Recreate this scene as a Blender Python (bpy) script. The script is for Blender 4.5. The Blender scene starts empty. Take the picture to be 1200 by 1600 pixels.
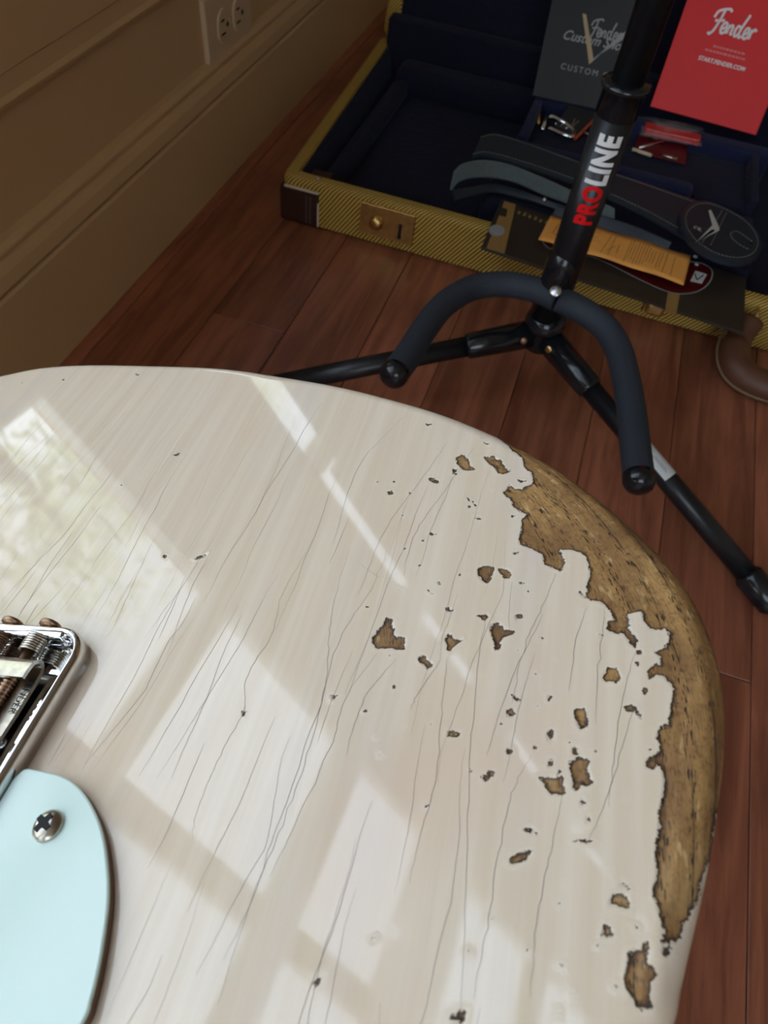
import bpy, bmesh, math, random
import numpy as np
from mathutils import Vector, Matrix
random.seed(7); rng = np.random.default_rng(7)
PI = math.pi
scene = bpy.context.scene
C = scene.collection

# ------------------------------------------------------------------ camera
F = 1110.0
CAM = np.array([0.0, 0.0, 0.5])
_A = np.array([600, -1445, F]); _A = _A / np.linalg.norm(_A)
_V = np.array([-122, 799, F]); _V = _V - _A * _V.dot(_A); _V = _V / np.linalg.norm(_V)
R = np.array([np.cross(_A, -_V), _A, -_V])           # world = R @ camera(x right, y down, z forward)
cam_d = bpy.data.cameras.new('camera'); cam = bpy.data.objects.new('camera', cam_d); C.objects.link(cam)
cam_d.sensor_fit = 'HORIZONTAL'; cam_d.sensor_width = 24.0; cam_d.lens = F / 1200 * 24.0
cam_d.clip_start = 0.005
cx, cy, cz = R[:, 0], -R[:, 1], -R[:, 2]
cam.matrix_world = Matrix([[cx[i], cy[i], cz[i], CAM[i]] for i in range(3)] + [[0, 0, 0, 1]])
cam_d.dof.use_dof = True; cam_d.dof.focus_distance = 0.19; cam_d.dof.aperture_fstop = 30
scene.camera = cam

# ------------------------------------------------------------------ world, light, exposure
vs = scene.view_settings
scene.display_settings.display_device = 'sRGB'
vs.view_transform = 'Standard'; vs.look = 'None'; vs.gamma = 1.0; vs.use_curve_mapping = False
vs.exposure = 0.0
SKY = 4.6
w = bpy.data.worlds.new('sky'); scene.world = w; w.use_nodes = True
nt = w.node_tree; nt.nodes.clear()
tc = nt.nodes.new('ShaderNodeTexCoord'); sep = nt.nodes.new('ShaderNodeSeparateXYZ')
rp = nt.nodes.new('ShaderNodeValToRGB'); bg = nt.nodes.new('ShaderNodeBackground'); wo = nt.nodes.new('ShaderNodeOutputWorld')
nt.links.new(tc.outputs['Generated'], sep.inputs[0]); nt.links.new(sep.outputs['Z'], rp.inputs[0])
rp.color_ramp.elements[0].position = 0.0; rp.color_ramp.elements[0].color = (.84, .92, 1.0, 1)
rp.color_ramp.elements[1].position = 1.0; rp.color_ramp.elements[1].color = (0.60, 0.76, 1.0, 1)
bg.inputs['Strength'].default_value = SKY
nt.links.new(rp.outputs[0], bg.inputs[0]); nt.links.new(bg.outputs[0], wo.inputs[0])

XW = -0.434          # inner face of the left wall (the baseboard stands 15 mm proud of it)
def portal(name, loc, rot, sx, sy):
    l = bpy.data.lights.new(name, 'AREA'); l.shape = 'RECTANGLE'; l.size = sx; l.size_y = sy; l.energy = 1
    l.cycles.is_portal = True
    o = bpy.data.objects.new(name, l); C.objects.link(o); o.location = loc; o.rotation_euler = rot
WINS = [(-0.446, 0.328), (0.522, 1.25), (-1.55, -0.62)]
for a, b in WINS:
    portal('window_daylight', (XW - .045, (a + b) / 2, 1.12), (0, -PI / 2, 0), 1.5, b - a)

sl_ = bpy.data.lights.new('sun', 'SUN'); sl_.energy = 9.0; sl_.angle = .01; sl_.color = (1, .95, .86)
sun = bpy.data.objects.new('sun', sl_); C.objects.link(sun); sun.rotation_euler = Vector((1.0, .55, 1.05)).to_track_quat('Z', 'Y').to_euler()

# ------------------------------------------------------------------ helpers
def ray(px, py): return R @ np.array([px - 600, py - 800, F])
def at(px, py, z): d = ray(px, py); return CAM + d * ((z - CAM[2]) / d[2])
def atY(px, py, y): d = ray(px, py); return CAM + d * ((y - CAM[1]) / d[1])
def atX(px, py, x): d = ray(px, py); return CAM + d * ((x - CAM[0]) / d[0])

def nm(name):
    m = bpy.data.materials.new(name); m.use_nodes = True
    return m, m.node_tree, m.node_tree.nodes['Principled BSDF']
def srgb(r, g, b):
    f = lambda c: (c / 255 / 12.92) if c / 255 <= .04045 else ((c / 255 + .055) / 1.055) ** 2.4
    return (f(r), f(g), f(b), 1)
def simple(name, col, rough=.5, metal=0., coat=0., noise=0.0, nscale=60, bump=0.0, spec=.5, sheen=0., **kw):
    m, t, p = nm(name); N = t.nodes; L = t.links
    p.inputs['Base Color'].default_value = col; p.inputs['Roughness'].default_value = rough
    p.inputs['Metallic'].default_value = metal; p.inputs['Coat Weight'].default_value = coat
    p.inputs['Specular IOR Level'].default_value = spec
    if sheen: p.inputs['Sheen Weight'].default_value = sheen; p.inputs['Sheen Tint'].default_value = (.5, .6, 1, 1)
    c = N.new('ShaderNodeTexCoord'); n = N.new('ShaderNodeTexNoise'); n.inputs['Scale'].default_value = nscale
    n.inputs['Detail'].default_value = 5; L.new(c.outputs['Object'], n.inputs['Vector'])
    if noise:
        mx = N.new('ShaderNodeMix'); mx.data_type = 'RGBA'
        mx.inputs['A'].default_value = tuple(x * (1 - noise) for x in col[:3]) + (1,)
        mx.inputs['B'].default_value = tuple(min(1, x * (1 + noise)) for x in col[:3]) + (1,)
        L.new(n.outputs[0], mx.inputs['Factor']); L.new(mx.outputs['Result'], p.inputs['Base Color'])
    if bump:
        b = N.new('ShaderNodeBump'); b.inputs['Strength'].default_value = 1; b.inputs['Distance'].default_value = bump
        L.new(n.outputs[0], b.inputs['Height']); L.new(b.outputs[0], p.inputs['Normal'])
    return m
class G:   # tiny node-graph helper
    def __init__(s, t): s.t = t; s.N = t.nodes; s.L = t.links
    def n(s, k, **inp):
        nd = s.N.new(k)
        for a, v in inp.items(): s.set(nd.inputs[a.replace('_', ' ')], v)
        return nd
    def set(s, sock, v):
        if isinstance(v, bpy.types.NodeSocket): s.L.new(v, sock)
        else: sock.default_value = v
    def m(s, op, a, b=0.0, c=None):
        nd = s.N.new('ShaderNodeMath'); nd.operation = op
        s.set(nd.inputs[0], a); s.set(nd.inputs[1], b)
        if c is not None: s.set(nd.inputs[2], c)
        return nd.outputs[0]
    def mr(s, v, a, b, c=0., d=1., smooth=True):
        nd = s.N.new('ShaderNodeMapRange'); nd.interpolation_type = 'SMOOTHSTEP' if smooth else 'LINEAR'
        s.set(nd.inputs[0], v)
        for i, x in enumerate((a, b, c, d)): s.set(nd.inputs[i + 1], x)
        return nd.outputs[0]
    def mix(s, f, a, b):
        nd = s.N.new('ShaderNodeMix'); nd.data_type = 'RGBA'
        s.set(nd.inputs['Factor'], f); s.set(nd.inputs['A'], a); s.set(nd.inputs['B'], b); return nd.outputs['Result']
    def noise(s, vec, scale, detail=4, rough=.5, dist=0.):
        nd = s.N.new('ShaderNodeTexNoise'); s.set(nd.inputs['Vector'], vec)
        nd.inputs['Scale'].default_value = scale; nd.inputs['Detail'].default_value = detail
        nd.inputs['Roughness'].default_value = rough; nd.inputs['Distortion'].default_value = dist
        return nd.outputs[0]
    def xyz(s, v):
        nd = s.N.new('ShaderNodeSeparateXYZ'); s.set(nd.inputs[0], v); return nd.outputs
    def comb(s, x, y, z):
        nd = s.N.new('ShaderNodeCombineXYZ')
        for i, q in enumerate((x, y, z)): s.set(nd.inputs[i], q)
        return nd.outputs[0]

def link(name, me, mat=None, parent=None, smooth=False, kind=None):
    o = bpy.data.objects.new(name, me); C.objects.link(o)
    if mat is not None and not me.materials:
        for q in (mat if isinstance(mat, (list, tuple)) else [mat]): me.materials.append(q)
    if smooth: me.polygons.foreach_set('use_smooth', [True] * len(me.polygons))
    if parent is not None: o.parent = parent
    if kind: o['kind'] = kind
    return o
def obj(name, bm, mat, parent=None, smooth=False, kind=None):
    me = bpy.data.meshes.new(name); bmesh.ops.recalc_face_normals(bm, faces=bm.faces); bm.to_mesh(me); bm.free()
    return link(name, me, mat, parent, smooth, kind)
def tag(o, label, cat, group=None):
    o['label'] = label; o['category'] = cat
    if group: o['group'] = group
    return o
def thing(name, label, cat, loc=(0, 0, 0), group=None):
    o = bpy.data.objects.new(name, None); C.objects.link(o); o.location = loc; o.empty_display_size = .02
    return tag(o, label, cat, group)
def box(bm, x0, x1, y0, y1, z0, z1, bev=0.0, seg=2):
    b = bmesh.new()
    vs_ = [b.verts.new((x, y, z)) for x in (x0, x1) for y in (y0, y1) for z in (z0, z1)]
    for f in ((0, 1, 3, 2), (4, 6, 7, 5), (0, 4, 5, 1), (2, 3, 7, 6), (0, 2, 6, 4), (1, 5, 7, 3)): b.faces.new([vs_[i] for i in f])
    bmesh.ops.recalc_face_normals(b, faces=b.faces)
    if bev: bmesh.ops.bevel(b, geom=list(b.edges), offset=bev, segments=seg, affect='EDGES', profile=.5)
    add(bm, b)
def add(bm, b, M=None):
    if M is not None: bmesh.ops.transform(b, matrix=M, verts=b.verts)
    me = bpy.data.meshes.new('tmp'); b.to_mesh(me); b.free(); bm.from_mesh(me); bpy.data.meshes.remove(me)
def boxobj(name, dims, mat, parent=None, bev=0.0, seg=2, kind=None):
    bm = bmesh.new(); box(bm, *dims, bev=bev, seg=seg); return obj(name, bm, mat, parent, False, kind)
def tube(bm, pts, rads, seg=20, caps=True, closed=False):
    pts = [Vector(p) for p in pts]
    if not hasattr(rads, '__len__'): rads = [rads] * len(pts)
    n = len(pts); tang = []
    for i in range(n):
        a = pts[max(i - 1, 0)]; b = pts[min(i + 1, n - 1)]
        if (b - a).length < 1e-9: b = b + Vector((0, 0, 1e-6))
        tang.append((b - a).normalized())
    up = Vector((0, 0, 1)) if abs(tang[0].z) < .9 else Vector((1, 0, 0))
    u = tang[0].cross(up).normalized(); rings = []
    for i in range(n):
        u = (u - tang[i] * u.dot(tang[i])).normalized(); v = tang[i].cross(u)
        rings.append([bm.verts.new(pts[i] + (u * math.cos(2 * PI * k / seg) + v * math.sin(2 * PI * k / seg)) * rads[i]) for k in range(seg)])
    for a, b in zip(rings, rings[1:]):
        for k in range(seg): bm.faces.new((a[k], a[(k + 1) % seg], b[(k + 1) % seg], b[k]))
    if caps: bm.faces.new(rings[0][::-1]); bm.faces.new(rings[-1])
def spline(pts, n=8):
    pts = [Vector(p) for p in pts]; out = []
    P = [pts[0] * 2 - pts[1]] + pts + [pts[-1] * 2 - pts[-2]]
    for i in range(1, len(P) - 2):
        for k in range(n):
            t = k / n
            out.append(.5 * ((2 * P[i]) + (-P[i - 1] + P[i + 1]) * t + (2 * P[i - 1] - 5 * P[i] + 4 * P[i + 1] - P[i + 2]) * t * t + (-P[i - 1] + 3 * P[i] - 3 * P[i + 1] + P[i + 2]) * t ** 3))
    out.append(pts[-1]); return out
def prism(bm, poly, z0, z1, bev=0.0, M=None, seg=2):
    b = bmesh.new(); f = b.faces.new([b.verts.new((x, y, z0)) for x, y in poly])
    r = bmesh.ops.extrude_face_region(b, geom=[f]); bmesh.ops.translate(b, vec=(0, 0, z1 - z0), verts=[v for v in r['geom'] if isinstance(v, bmesh.types.BMVert)])
    bmesh.ops.recalc_face_normals(b, faces=b.faces)
    if bev:
        e = [q for q in b.edges if abs(q.verts[0].co.z - q.verts[1].co.z) < 1e-9 and q.verts[0].co.z > (z0 + z1) / 2]
        bmesh.ops.bevel(b, geom=e, offset=bev, segments=seg, affect='EDGES', profile=.5)
    add(bm, b, M)
def rrect(x0, x1, y0, y1, r, n=6):
    o = []
    for (cx_, cy_, a0) in ((x1 - r, y1 - r, 0), (x0 + r, y1 - r, 90), (x0 + r, y0 + r, 180), (x1 - r, y0 + r, 270)):
        for k in range(n + 1):
            a = math.radians(a0 + 90 * k / n); o.append((cx_ + r * math.cos(a), cy_ + r * math.sin(a)))
    return o
def disc(bm, c, n_, r, h, seg=24, dome=0.0):
    """short round stud: centre c on the surface, axis n_"""
    c = Vector(c); n_ = Vector(n_).normalized()
    pts = [c, c + n_ * h * .5]; rs = [r, r]
    for k in range(1, 5):
        a = k / 4 * PI / 2; pts.append(c + n_ * (h * .5 + h * .5 * math.sin(a) + dome * math.sin(a))); rs.append(max(r * math.cos(a) * (.9 if not dome else 1) + (0 if dome else r * .1), r * .02))
    tube(bm, pts, rs, seg)
def frame(origin, x, y):
    x = Vector(x).normalized(); y = Vector(y); z = x.cross(y).normalized(); y = z.cross(x)
    o = Vector(origin)
    return Matrix([[x[i], y[i], z[i], o[i]] for i in range(3)] + [[0, 0, 0, 1]])
def text_bm(s, size, bold=0.0, shear=0.0, extrude=0.0, spacing=1.0, res=4):
    """built-in font to a flat bmesh, left-bottom origin"""
    cu = bpy.data.curves.new('t', 'FONT'); cu.body = s; cu.size = size; cu.offset = bold; cu.shear = shear
    cu.space_character = spacing; cu.resolution_u = res; cu.extrude = extrude
    o = bpy.data.objects.new('t', cu); C.objects.link(o)
    dg = bpy.context.evaluated_depsgraph_get(); me = bpy.data.meshes.new_from_object(o.evaluated_get(dg))
    b = bmesh.new(); b.from_mesh(me); bpy.data.objects.remove(o); bpy.data.meshes.remove(me); bpy.data.curves.remove(cu)
    return b
def bounds(b):
    xs = [v.co.x for v in b.verts]; ys = [v.co.y for v in b.verts]; return min(xs), max(xs), min(ys), max(ys)
def ribbon_strokes(bm, strokes, wd, M, z=0.0004):
    for st in strokes:
        p = spline([(x, y, 0) for x, y in st], 6) if len(st) > 2 else [Vector((x, y, 0)) for x, y in st]
        n = len(p); a = []
        for i in range(n):
            t = (p[min(i + 1, n - 1)] - p[max(i - 1, 0)]).normalized(); nn = Vector((-t.y, t.x, 0)) * wd / 2
            a.append((bm.verts.new(M @ (p[i] + nn + Vector((0, 0, z)))), bm.verts.new(M @ (p[i] - nn + Vector((0, 0, z))))))
        for q, r_ in zip(a, a[1:]): bm.faces.new((q[0], r_[0], r_[1], q[1]))
def sheet(bm, A, B, th):
    """strip between two edge lines of 3-D points, with thickness"""
    A = [Vector(a) for a in A]; B = [Vector(b) for b in B]; n = len(A); top = []; bot = []
    for i in range(n):
        t = (A[min(i + 1, n - 1)] - A[max(i - 1, 0)]); nn = t.cross(B[i] - A[i]).normalized()
        if nn.z < 0: nn = -nn
        M_ = (A[i] + B[i]) / 2
        top.append([bm.verts.new(x) for x in (A[i], A[i] * .9 + B[i] * .1 + nn * th * .35, M_ + nn * th * .4, A[i] * .1 + B[i] * .9 + nn * th * .35, B[i])])
        bot.append([bm.verts.new(x - nn * th) for x in (A[i], M_, B[i])])
    for i in range(n - 1):
        for k in range(4): bm.faces.new((top[i][k], top[i][k + 1], top[i + 1][k + 1], top[i + 1][k]))
        for k in range(2): bm.faces.new((bot[i][k], bot[i + 1][k], bot[i + 1][k + 1], bot[i][k + 1]))
        bm.faces.new((top[i][0], top[i + 1][0], bot[i + 1][0], bot[i][0])); bm.faces.new((top[i][4], bot[i][2], bot[i + 1][2], top[i + 1][4]))
    for i in (0, n - 1): bm.faces.new(top[i] + bot[i][::-1])

# ------------------------------------------------------------------ materials
M_wall = simple('wall_paint', srgb(194, 158, 112), .55, noise=.03, nscale=8, bump=.0004)
M_white = simple('window_paint', srgb(225, 220, 210), .4, noise=.03)
M_ceil = simple('ceiling_paint', srgb(225, 218, 205), .8, noise=.02)
M_outlet = simple('ivory_plastic', srgb(200, 172, 136), .45)
M_dark = simple('dark_slot', (.006, .005, .005, 1), .8)
M_black_metal = simple('black_enamel', (.007, .008, .010, 1), .34, noise=.1, nscale=300, bump=.00005)
M_black_plastic = simple('black_plastic', (.008, .009, .011, 1), .18)
M_foam = simple('foam_rubber', (.020, .027, .037, 1), .72, noise=.25, nscale=700, bump=.0004)
M_chrome = simple('chrome', (.78, .79, .81, 1), .06, 1.0, noise=.08, nscale=300)
M_nickel = simple('aged_nickel', (.50, .46, .38, 1), .28, 1.0, noise=.4, nscale=600, bump=.00006)
M_rust = simple('rusty_steel', (.34, .21, .13, 1), .4, 1.0, noise=.6, nscale=900, bump=.0001)
M_brass = simple('aged_brass', (.66, .44, .16, 1), .3, 1.0, noise=.35, nscale=200, bump=.0001)
M_steel = simple('steel', (.6, .6, .6, 1), .25, 1.0)
M_leather = simple('brown_leather', srgb(92, 56, 36), .5, noise=.25, nscale=120, bump=.0004)
M_leather_edge = simple('leather_piping', srgb(120, 98, 70), .6, noise=.2, nscale=150)
M_leather_dk = simple('dark_leather', srgb(52, 26, 16), .45, noise=.25, nscale=120, bump=.0003)
M_strap = simple('black_leather', (.014, .022, .033, 1), .45, noise=.2, nscale=180, bump=.0003)
M_suede = simple('grey_suede', (.085, .108, .106, 1), .95, noise=.2, nscale=200, bump=.0003, sheen=.2)
M_thread = simple('grey_thread', (.16, .16, .13, 1), .8)
M_plush = simple('navy_plush', (.0016, .0024, .016, 1), .95, noise=.4, nscale=90, bump=.0012, sheen=.04)
M_plush2 = simple('navy_plush_light', (.0035, .007, .038, 1), .95, noise=.35, nscale=90, bump=.0012, sheen=.08)
M_red = simple('red_card', srgb(222, 26, 30), .5, noise=.03)
M_blackcard = simple('black_card', (.016, .019, .022, 1), .6, noise=.1)
M_whiteink = simple('white_ink', (.8, .8, .78, 1), .5)
M_pinkink = simple('faint_pink_ink', (.75, .22, .20, 1), .5)
M_greyink = simple('grey_foil', (.32, .33, .33, 1), .4)
M_goldink = simple('gold_foil', (.42, .33, .20, 1), .35, .6)
M_redink = simple('red_ink', srgb(225, 12, 22), .4)
M_folder = simple('brown_folder', srgb(50, 43, 36), .35, noise=.12, nscale=40, bump=.0003)
M_kraft = simple('kraft_band', srgb(150, 118, 66), .4, noise=.15, nscale=80)
M_orange = simple('orange_tag_paper', srgb(238, 165, 78), .7, noise=.05, nscale=60, bump=.0008)
M_ink = simple('dark_ink', (.10, .05, .02, 1), .7)
M_burst = simple('dark_red_print', srgb(74, 12, 14), .3, noise=.5, nscale=25)
M_label = simple('paper_label', srgb(205, 208, 205), .6, noise=.05)
M_pearl = simple('pearl_inlay', (.55, .55, .50, 1), .3)
M_orangeplastic = simple('orange_plastic', (.55, .08, .03, 1), .4)
M_cream = simple('cream_plastic', (.62, .52, .36, 1), .5)
M_plank = []
def clear(name, col, a):
    m, t, p = nm(name); p.inputs['Base Color'].default_value = col; p.inputs['Roughness'].default_value = .08
    p.inputs['Alpha'].default_value = a; p.inputs['Specular IOR Level'].default_value = .8; return m
M_bag = clear('clear_bag', (.8, .75, .72, 1), .16)

def wood_floor():
    m, t, p = nm('floor_wood'); g = G(t)
    c = g.n('ShaderNodeTexCoord').outputs['Object']; oi = g.n('ShaderNodeObjectInfo').outputs['Random']
    x, y, z = g.xyz(c)[0:3]
    v = g.comb(g.m('ADD', g.m('MULTIPLY', x, 60.), g.m('MULTIPLY', oi, 50.)), g.m('MULTIPLY', y, 5.), oi)
    n1 = g.noise(v, 1.0, 6, .6, .6); n2 = g.noise(g.comb(g.m('MULTIPLY', x, 300.), g.m('MULTIPLY', y, 14.), oi), 1.0, 3)
    n3 = g.noise(g.comb(g.m('ADD', x, oi), y, 0.), 9., 3)
    base = g.mix(g.mr(n1, .3, .7), srgb(122, 66, 46), srgb(172, 103, 72))
    base = g.mix(g.mr(n3, .45, .75, 0., .45), base, srgb(100, 54, 38))
    base = g.mix(g.mr(n2, .55, .8, 0., .35), base, srgb(92, 50, 34))
    hue = g.n('ShaderNodeHueSaturation'); g.set(hue.inputs['Color'], base); g.set(hue.inputs['Value'], g.mr(oi, 0, 1, .82, 1.12, False)); g.set(hue.inputs['Saturation'], .98)
    g.set(p.inputs['Base Color'], hue.outputs[0]); p.inputs['Roughness'].default_value = .38
    g.set(p.inputs['Roughness'], g.mr(n1, .3, .7, .32, .45)); p.inputs['Coat Weight'].default_value = .15; p.inputs['Coat Roughness'].default_value = .2
    b = g.n('ShaderNodeBump'); b.inputs['Distance'].default_value = .0003; g.set(b.inputs['Height'], n2); g.set(p.inputs['Normal'], b.outputs[0])
    return m
M_floor = wood_floor()

def tweed():
    m, t, p = nm('yellow_tweed'); g = G(t)
    c = g.n('ShaderNodeTexCoord').outputs['Object']; x, y, z = g.xyz(c)[0:3]
    s = g.m('SUBTRACT', x, g.m('ADD', g.m('MULTIPLY', y, .8), g.m('MULTIPLY', z, .7)))
    w1 = g.m('SINE', g.m('MULTIPLY', s, 2 * PI / .0046))
    w2 = g.m('SINE', g.m('MULTIPLY', g.m('ADD', x, g.m('ADD', y, z)), 2 * PI / .0021))
    nz = g.noise(c, 30, 4)
    f = g.m('ADD', g.mr(w1, -.5, .6), g.m('MULTIPLY', w2, .10))
    col = g.mix(f, srgb(112, 78, 18), srgb(232, 194, 96))
    col = g.mix(g.mr(nz, .5, .8, 0, .35), col, srgb(150, 112, 44))
    g.set(p.inputs['Base Color'], col); p.inputs['Roughness'].default_value = .5
    b = g.n('ShaderNodeBump'); b.inputs['Distance'].default_value = .0006; g.set(b.inputs['Height'], w1); g.set(p.inputs['Normal'], b.outputs[0])
    return m
M_tweed = tweed()

def body_mat():
    m, t, p = nm('blonde_relic_finish'); g = G(t)
    c = g.n('ShaderNodeTexCoord').outputs['Object']; x, y, z = g.xyz(c)[0:3]
    at_ = g.N.new('ShaderNodeAttribute'); at_.attribute_name = 'wear'; sdf = at_.outputs['Fac']      # mm, >0 = bare wood
    gr = g.N.new('ShaderNodeAttribute'); gr.attribute_name = 'grain'; gu = gr.outputs['Fac']
    n1 = g.noise(c, 520, 4, .65); n2 = g.noise(c, 2200, 2, .6)
    s = g.m('ADD', sdf, g.m('ADD', g.m('MULTIPLY', g.m('SUBTRACT', n1, .5), 2.0), g.m('MULTIPLY', g.m('SUBTRACT', n2, .5), .7)))
    # tiny flecks of lost finish
    mask = g.mr(s, -.04, .04)
    # ---- paint
    st = g.noise(g.comb(g.m('MULTIPLY', x, 260.), g.m('MULTIPLY', y, 9.), 0.), 1.0, 4, .6)
    st2 = g.noise(g.comb(g.m('MULTIPLY', x, 40.), g.m('MULTIPLY', y, 8.), 3.), 1.0, 3)
    blot = g.noise(c, 18, 3)
    paint = g.mix(g.mr(st, .3, .75), srgb(219, 200, 174), srgb(229, 212, 190))
    paint = g.mix(g.mr(st2, .5, .75, 0, .55), paint, srgb(210, 197, 188))
    paint = g.mix(g.mr(blot, .5, .75, 0, .6), paint, srgb(221, 195, 170))
    paint = g.mix(g.mr(s, -1.2, -.2, 0, .15), paint, srgb(228, 216, 200))
    # ---- wood
    gx = g.m('MULTIPLY', gu, .001)
    wv = g.comb(g.m('MULTIPLY', gx, 220.), g.m('MULTIPLY', y, 26.), 0.)
    wn = g.noise(wv, 1.0, 5, .6); fl = g.noise(g.comb(g.m('MULTIPLY', gx, 900.), g.m('MULTIPLY', y, 260.), 0.), 1.0, 2)
    pat = g.noise(c, 60, 4, .6)
    wood = g.mix(g.mr(wn, .3, .7), srgb(128, 90, 48), srgb(178, 136, 80))
    wood = g.mix(g.mr(pat, .4, .7, 0, .7), wood, srgb(116, 80, 44))
    wood = g.mix(g.m('MULTIPLY', g.mr(fl, .56, .70, 0, .75), g.mr(pat, .62, .42)), wood, srgb(206, 172, 118))
    wood = g.mix(g.mr(g.noise(c, 900, 3, .7), .50, .64, 0., .45), wood, srgb(92, 62, 34))
    warm = g.m('MULTIPLY', g.mr(s, .6, 3.5, 1., 0.), g.m('MULTIPLY', g.mr(g.noise(c, 45, 2), .5, .62), g.mr(y, .012, -.012, 0., 1.)))
    wood = g.mix(g.m('MULTIPLY', warm, .5), wood, srgb(205, 168, 110))
    dash = g.noise(g.comb(g.m('MULTIPLY', gx, 3400.), g.m('MULTIPLY', y, 480.), 0.), 1.0, 1)
    band = g.m('SINE', g.m('MULTIPLY', g.m('ADD', gu, g.m('MULTIPLY', g.noise(wv, .5, 2), 4.)), 2 * PI / 4.6))
    pore = g.m('MULTIPLY', g.mr(dash, .57, .63), g.mr(band, .1, .7, .22, 1.))
    wood = g.mix(g.m('MULTIPLY', pore, .95), wood, srgb(46, 28, 20))
    lin = g.m('MULTIPLY', g.mr(band, .90, .99), g.mr(g.noise(g.comb(g.m('MULTIPLY', gx, 60.), g.m('MULTIPLY', y, 30.), 7.), 1.0, 2), .48, .60))
    wood = g.mix(g.m('MULTIPLY', lin, .6), wood, srgb(58, 36, 24))
    rim = g.mr(s, .02, g.m('ADD', .18, g.m('MULTIPLY', g.noise(c, 300, 2), 1.1)), 1., 0.)
    wood = g.mix(g.m('MULTIPLY', rim, .92), wood, srgb(40, 24, 16))
    col = g.mix(mask, paint, wood)
    g.set(p.inputs['Base Color'], col)
    g.set(p.inputs['Roughness'], g.mr(mask, 0, 1, g.mr(st, .3, .7, .035, .06), .5, False))
    g.set(p.inputs['Coat Weight'], g.mr(mask, 0, 1, 0., 0.)); p.inputs['IOR'].default_value = 1.55
    hgt = g.m('ADD', g.mr(s, -.12, .14, 1., 0.), g.m('MULTIPLY', mask, g.m('MULTIPLY', g.m('ADD', wn, g.m('MULTIPLY', pore, -1.)), .5)))
    hgt = g.m('ADD', hgt, g.m('MULTIPLY', g.mr(s, -1.2, -.1, 0., 1.), .07))
    b = g.n('ShaderNodeBump'); b.inputs['Distance'].default_value = .0005; b.inputs['Strength'].default_value = .9; g.set(b.inputs['Height'], hgt)
    b2 = g.n('ShaderNodeBump'); b2.inputs['Distance'].default_value = .00004; b2.inputs['Strength'].default_value = .12
    g.set(b2.inputs['Height'], g.m('ADD', g.m('MULTIPLY', st, .25), g.m('MULTIPLY', blot, 2.))); g.set(b2.inputs['Normal'], b.outputs[0])
    g.set(p.inputs['Normal'], b2.outputs[0])
    return m
M_body = body_mat()
M_crack = simple('hairline_crack', srgb(138, 126, 114), .6)
M_guard = simple('mint_plastic', srgb(212, 232, 222), .16, noise=.01)
M_guardedge = simple('guard_edge', srgb(120, 92, 72), .5)
M_maple = simple('maple', srgb(196, 150, 92), .3, noise=.15, nscale=30)

# ------------------------------------------------------------------ room shell
def struct(o): o['kind'] = 'structure'; return o
floor = struct(boxobj('floor', (XW - .02, 3.2, -2.6, 2.4, -.06, -.0125), M_floor))
colsx = [-.2405 + .08145 * k for k in range(-3, 22)]
plank_y = {2: [-.9, .5385, 1.9], 3: [-1.4, -.25, .95, 2.2], 4: [-1.0, .15, 1.35, 2.2], 5: [-1.5, -.4, .83, 2.0], 6: [-1.2, -.05, 1.25, 2.3], 7: [-1.1, -.3, .95, 2.3]}
for i, x0 in enumerate(colsx[:-1]):
    x0_ = max(x0, XW + .002); x1 = colsx[i + 1]
    if x1 < XW: continue
    ys = plank_y.get(i) or [-1.6 + (i * .37) % 1.1 + 1.15 * k for k in range(4)]
    ys = [-2.2] + [q for q in ys if q > -2.2] + [2.35]
    for ya, yb in zip(ys, ys[1:]):
        if yb - ya < .05: continue
        bm = bmesh.new(); hx, hy = (x1 - x0_) / 2 - .00035, (yb - ya) / 2 - .0004
        box(bm, -hx, hx, -hy, hy, -.012, 0, bev=.0006, seg=1)
        o = obj('plank', bm, M_floor, floor); o.location = ((x1 + x0_) / 2, (ya + yb) / 2, 0)

def wall_with_holes(name, x0, x1, ya, yb, zt, holes, z0, z1):
    bm = bmesh.new(); hs = sorted(holes); prev = ya
    for a, b in hs:
        box(bm, x0, x1, prev, a, 0, zt); box(bm, x0, x1, a, b, 0, z0); box(bm, x0, x1, a, b, z1, zt); prev = b
    box(bm, x0, x1, prev, yb, 0, zt)
    return struct(obj(name, bm, M_wall))
WZ0, WZ1 = .338, 1.90
wall_with_holes('wall_left', XW - .03, XW, -2.6, 2.4, 2.5, WINS, WZ0, WZ1)
struct(boxobj('wall_right', (3.1, 3.2, -2.6, 2.4, 0, 2.5), M_ceil))
struct(boxobj('wall_back', (XW, 3.1, 2.3, 2.4, 0, 2.5), M_wall))
bm = bmesh.new(); box(bm, XW, .1, -2.6, -2.5, 0, 2.5); box(bm, 1.6, 3.1, -2.6, -2.5, 0, 2.5); box(bm, .1, 1.6, -2.6, -2.5, 0, .6); box(bm, .1, 1.6, -2.6, -2.5, 2.1, 2.5)
struct(obj('wall_front', bm, M_ceil))
portal('window_daylight', (.85, -2.52, 1.35), (-PI / 2, 0, 0), 1.5, 1.5)  # portal of the fill window added behind the camera
struct(boxobj('ceiling', (XW - .03, 3.2, -2.6, 2.4, 2.5, 2.6), M_ceil))

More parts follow.
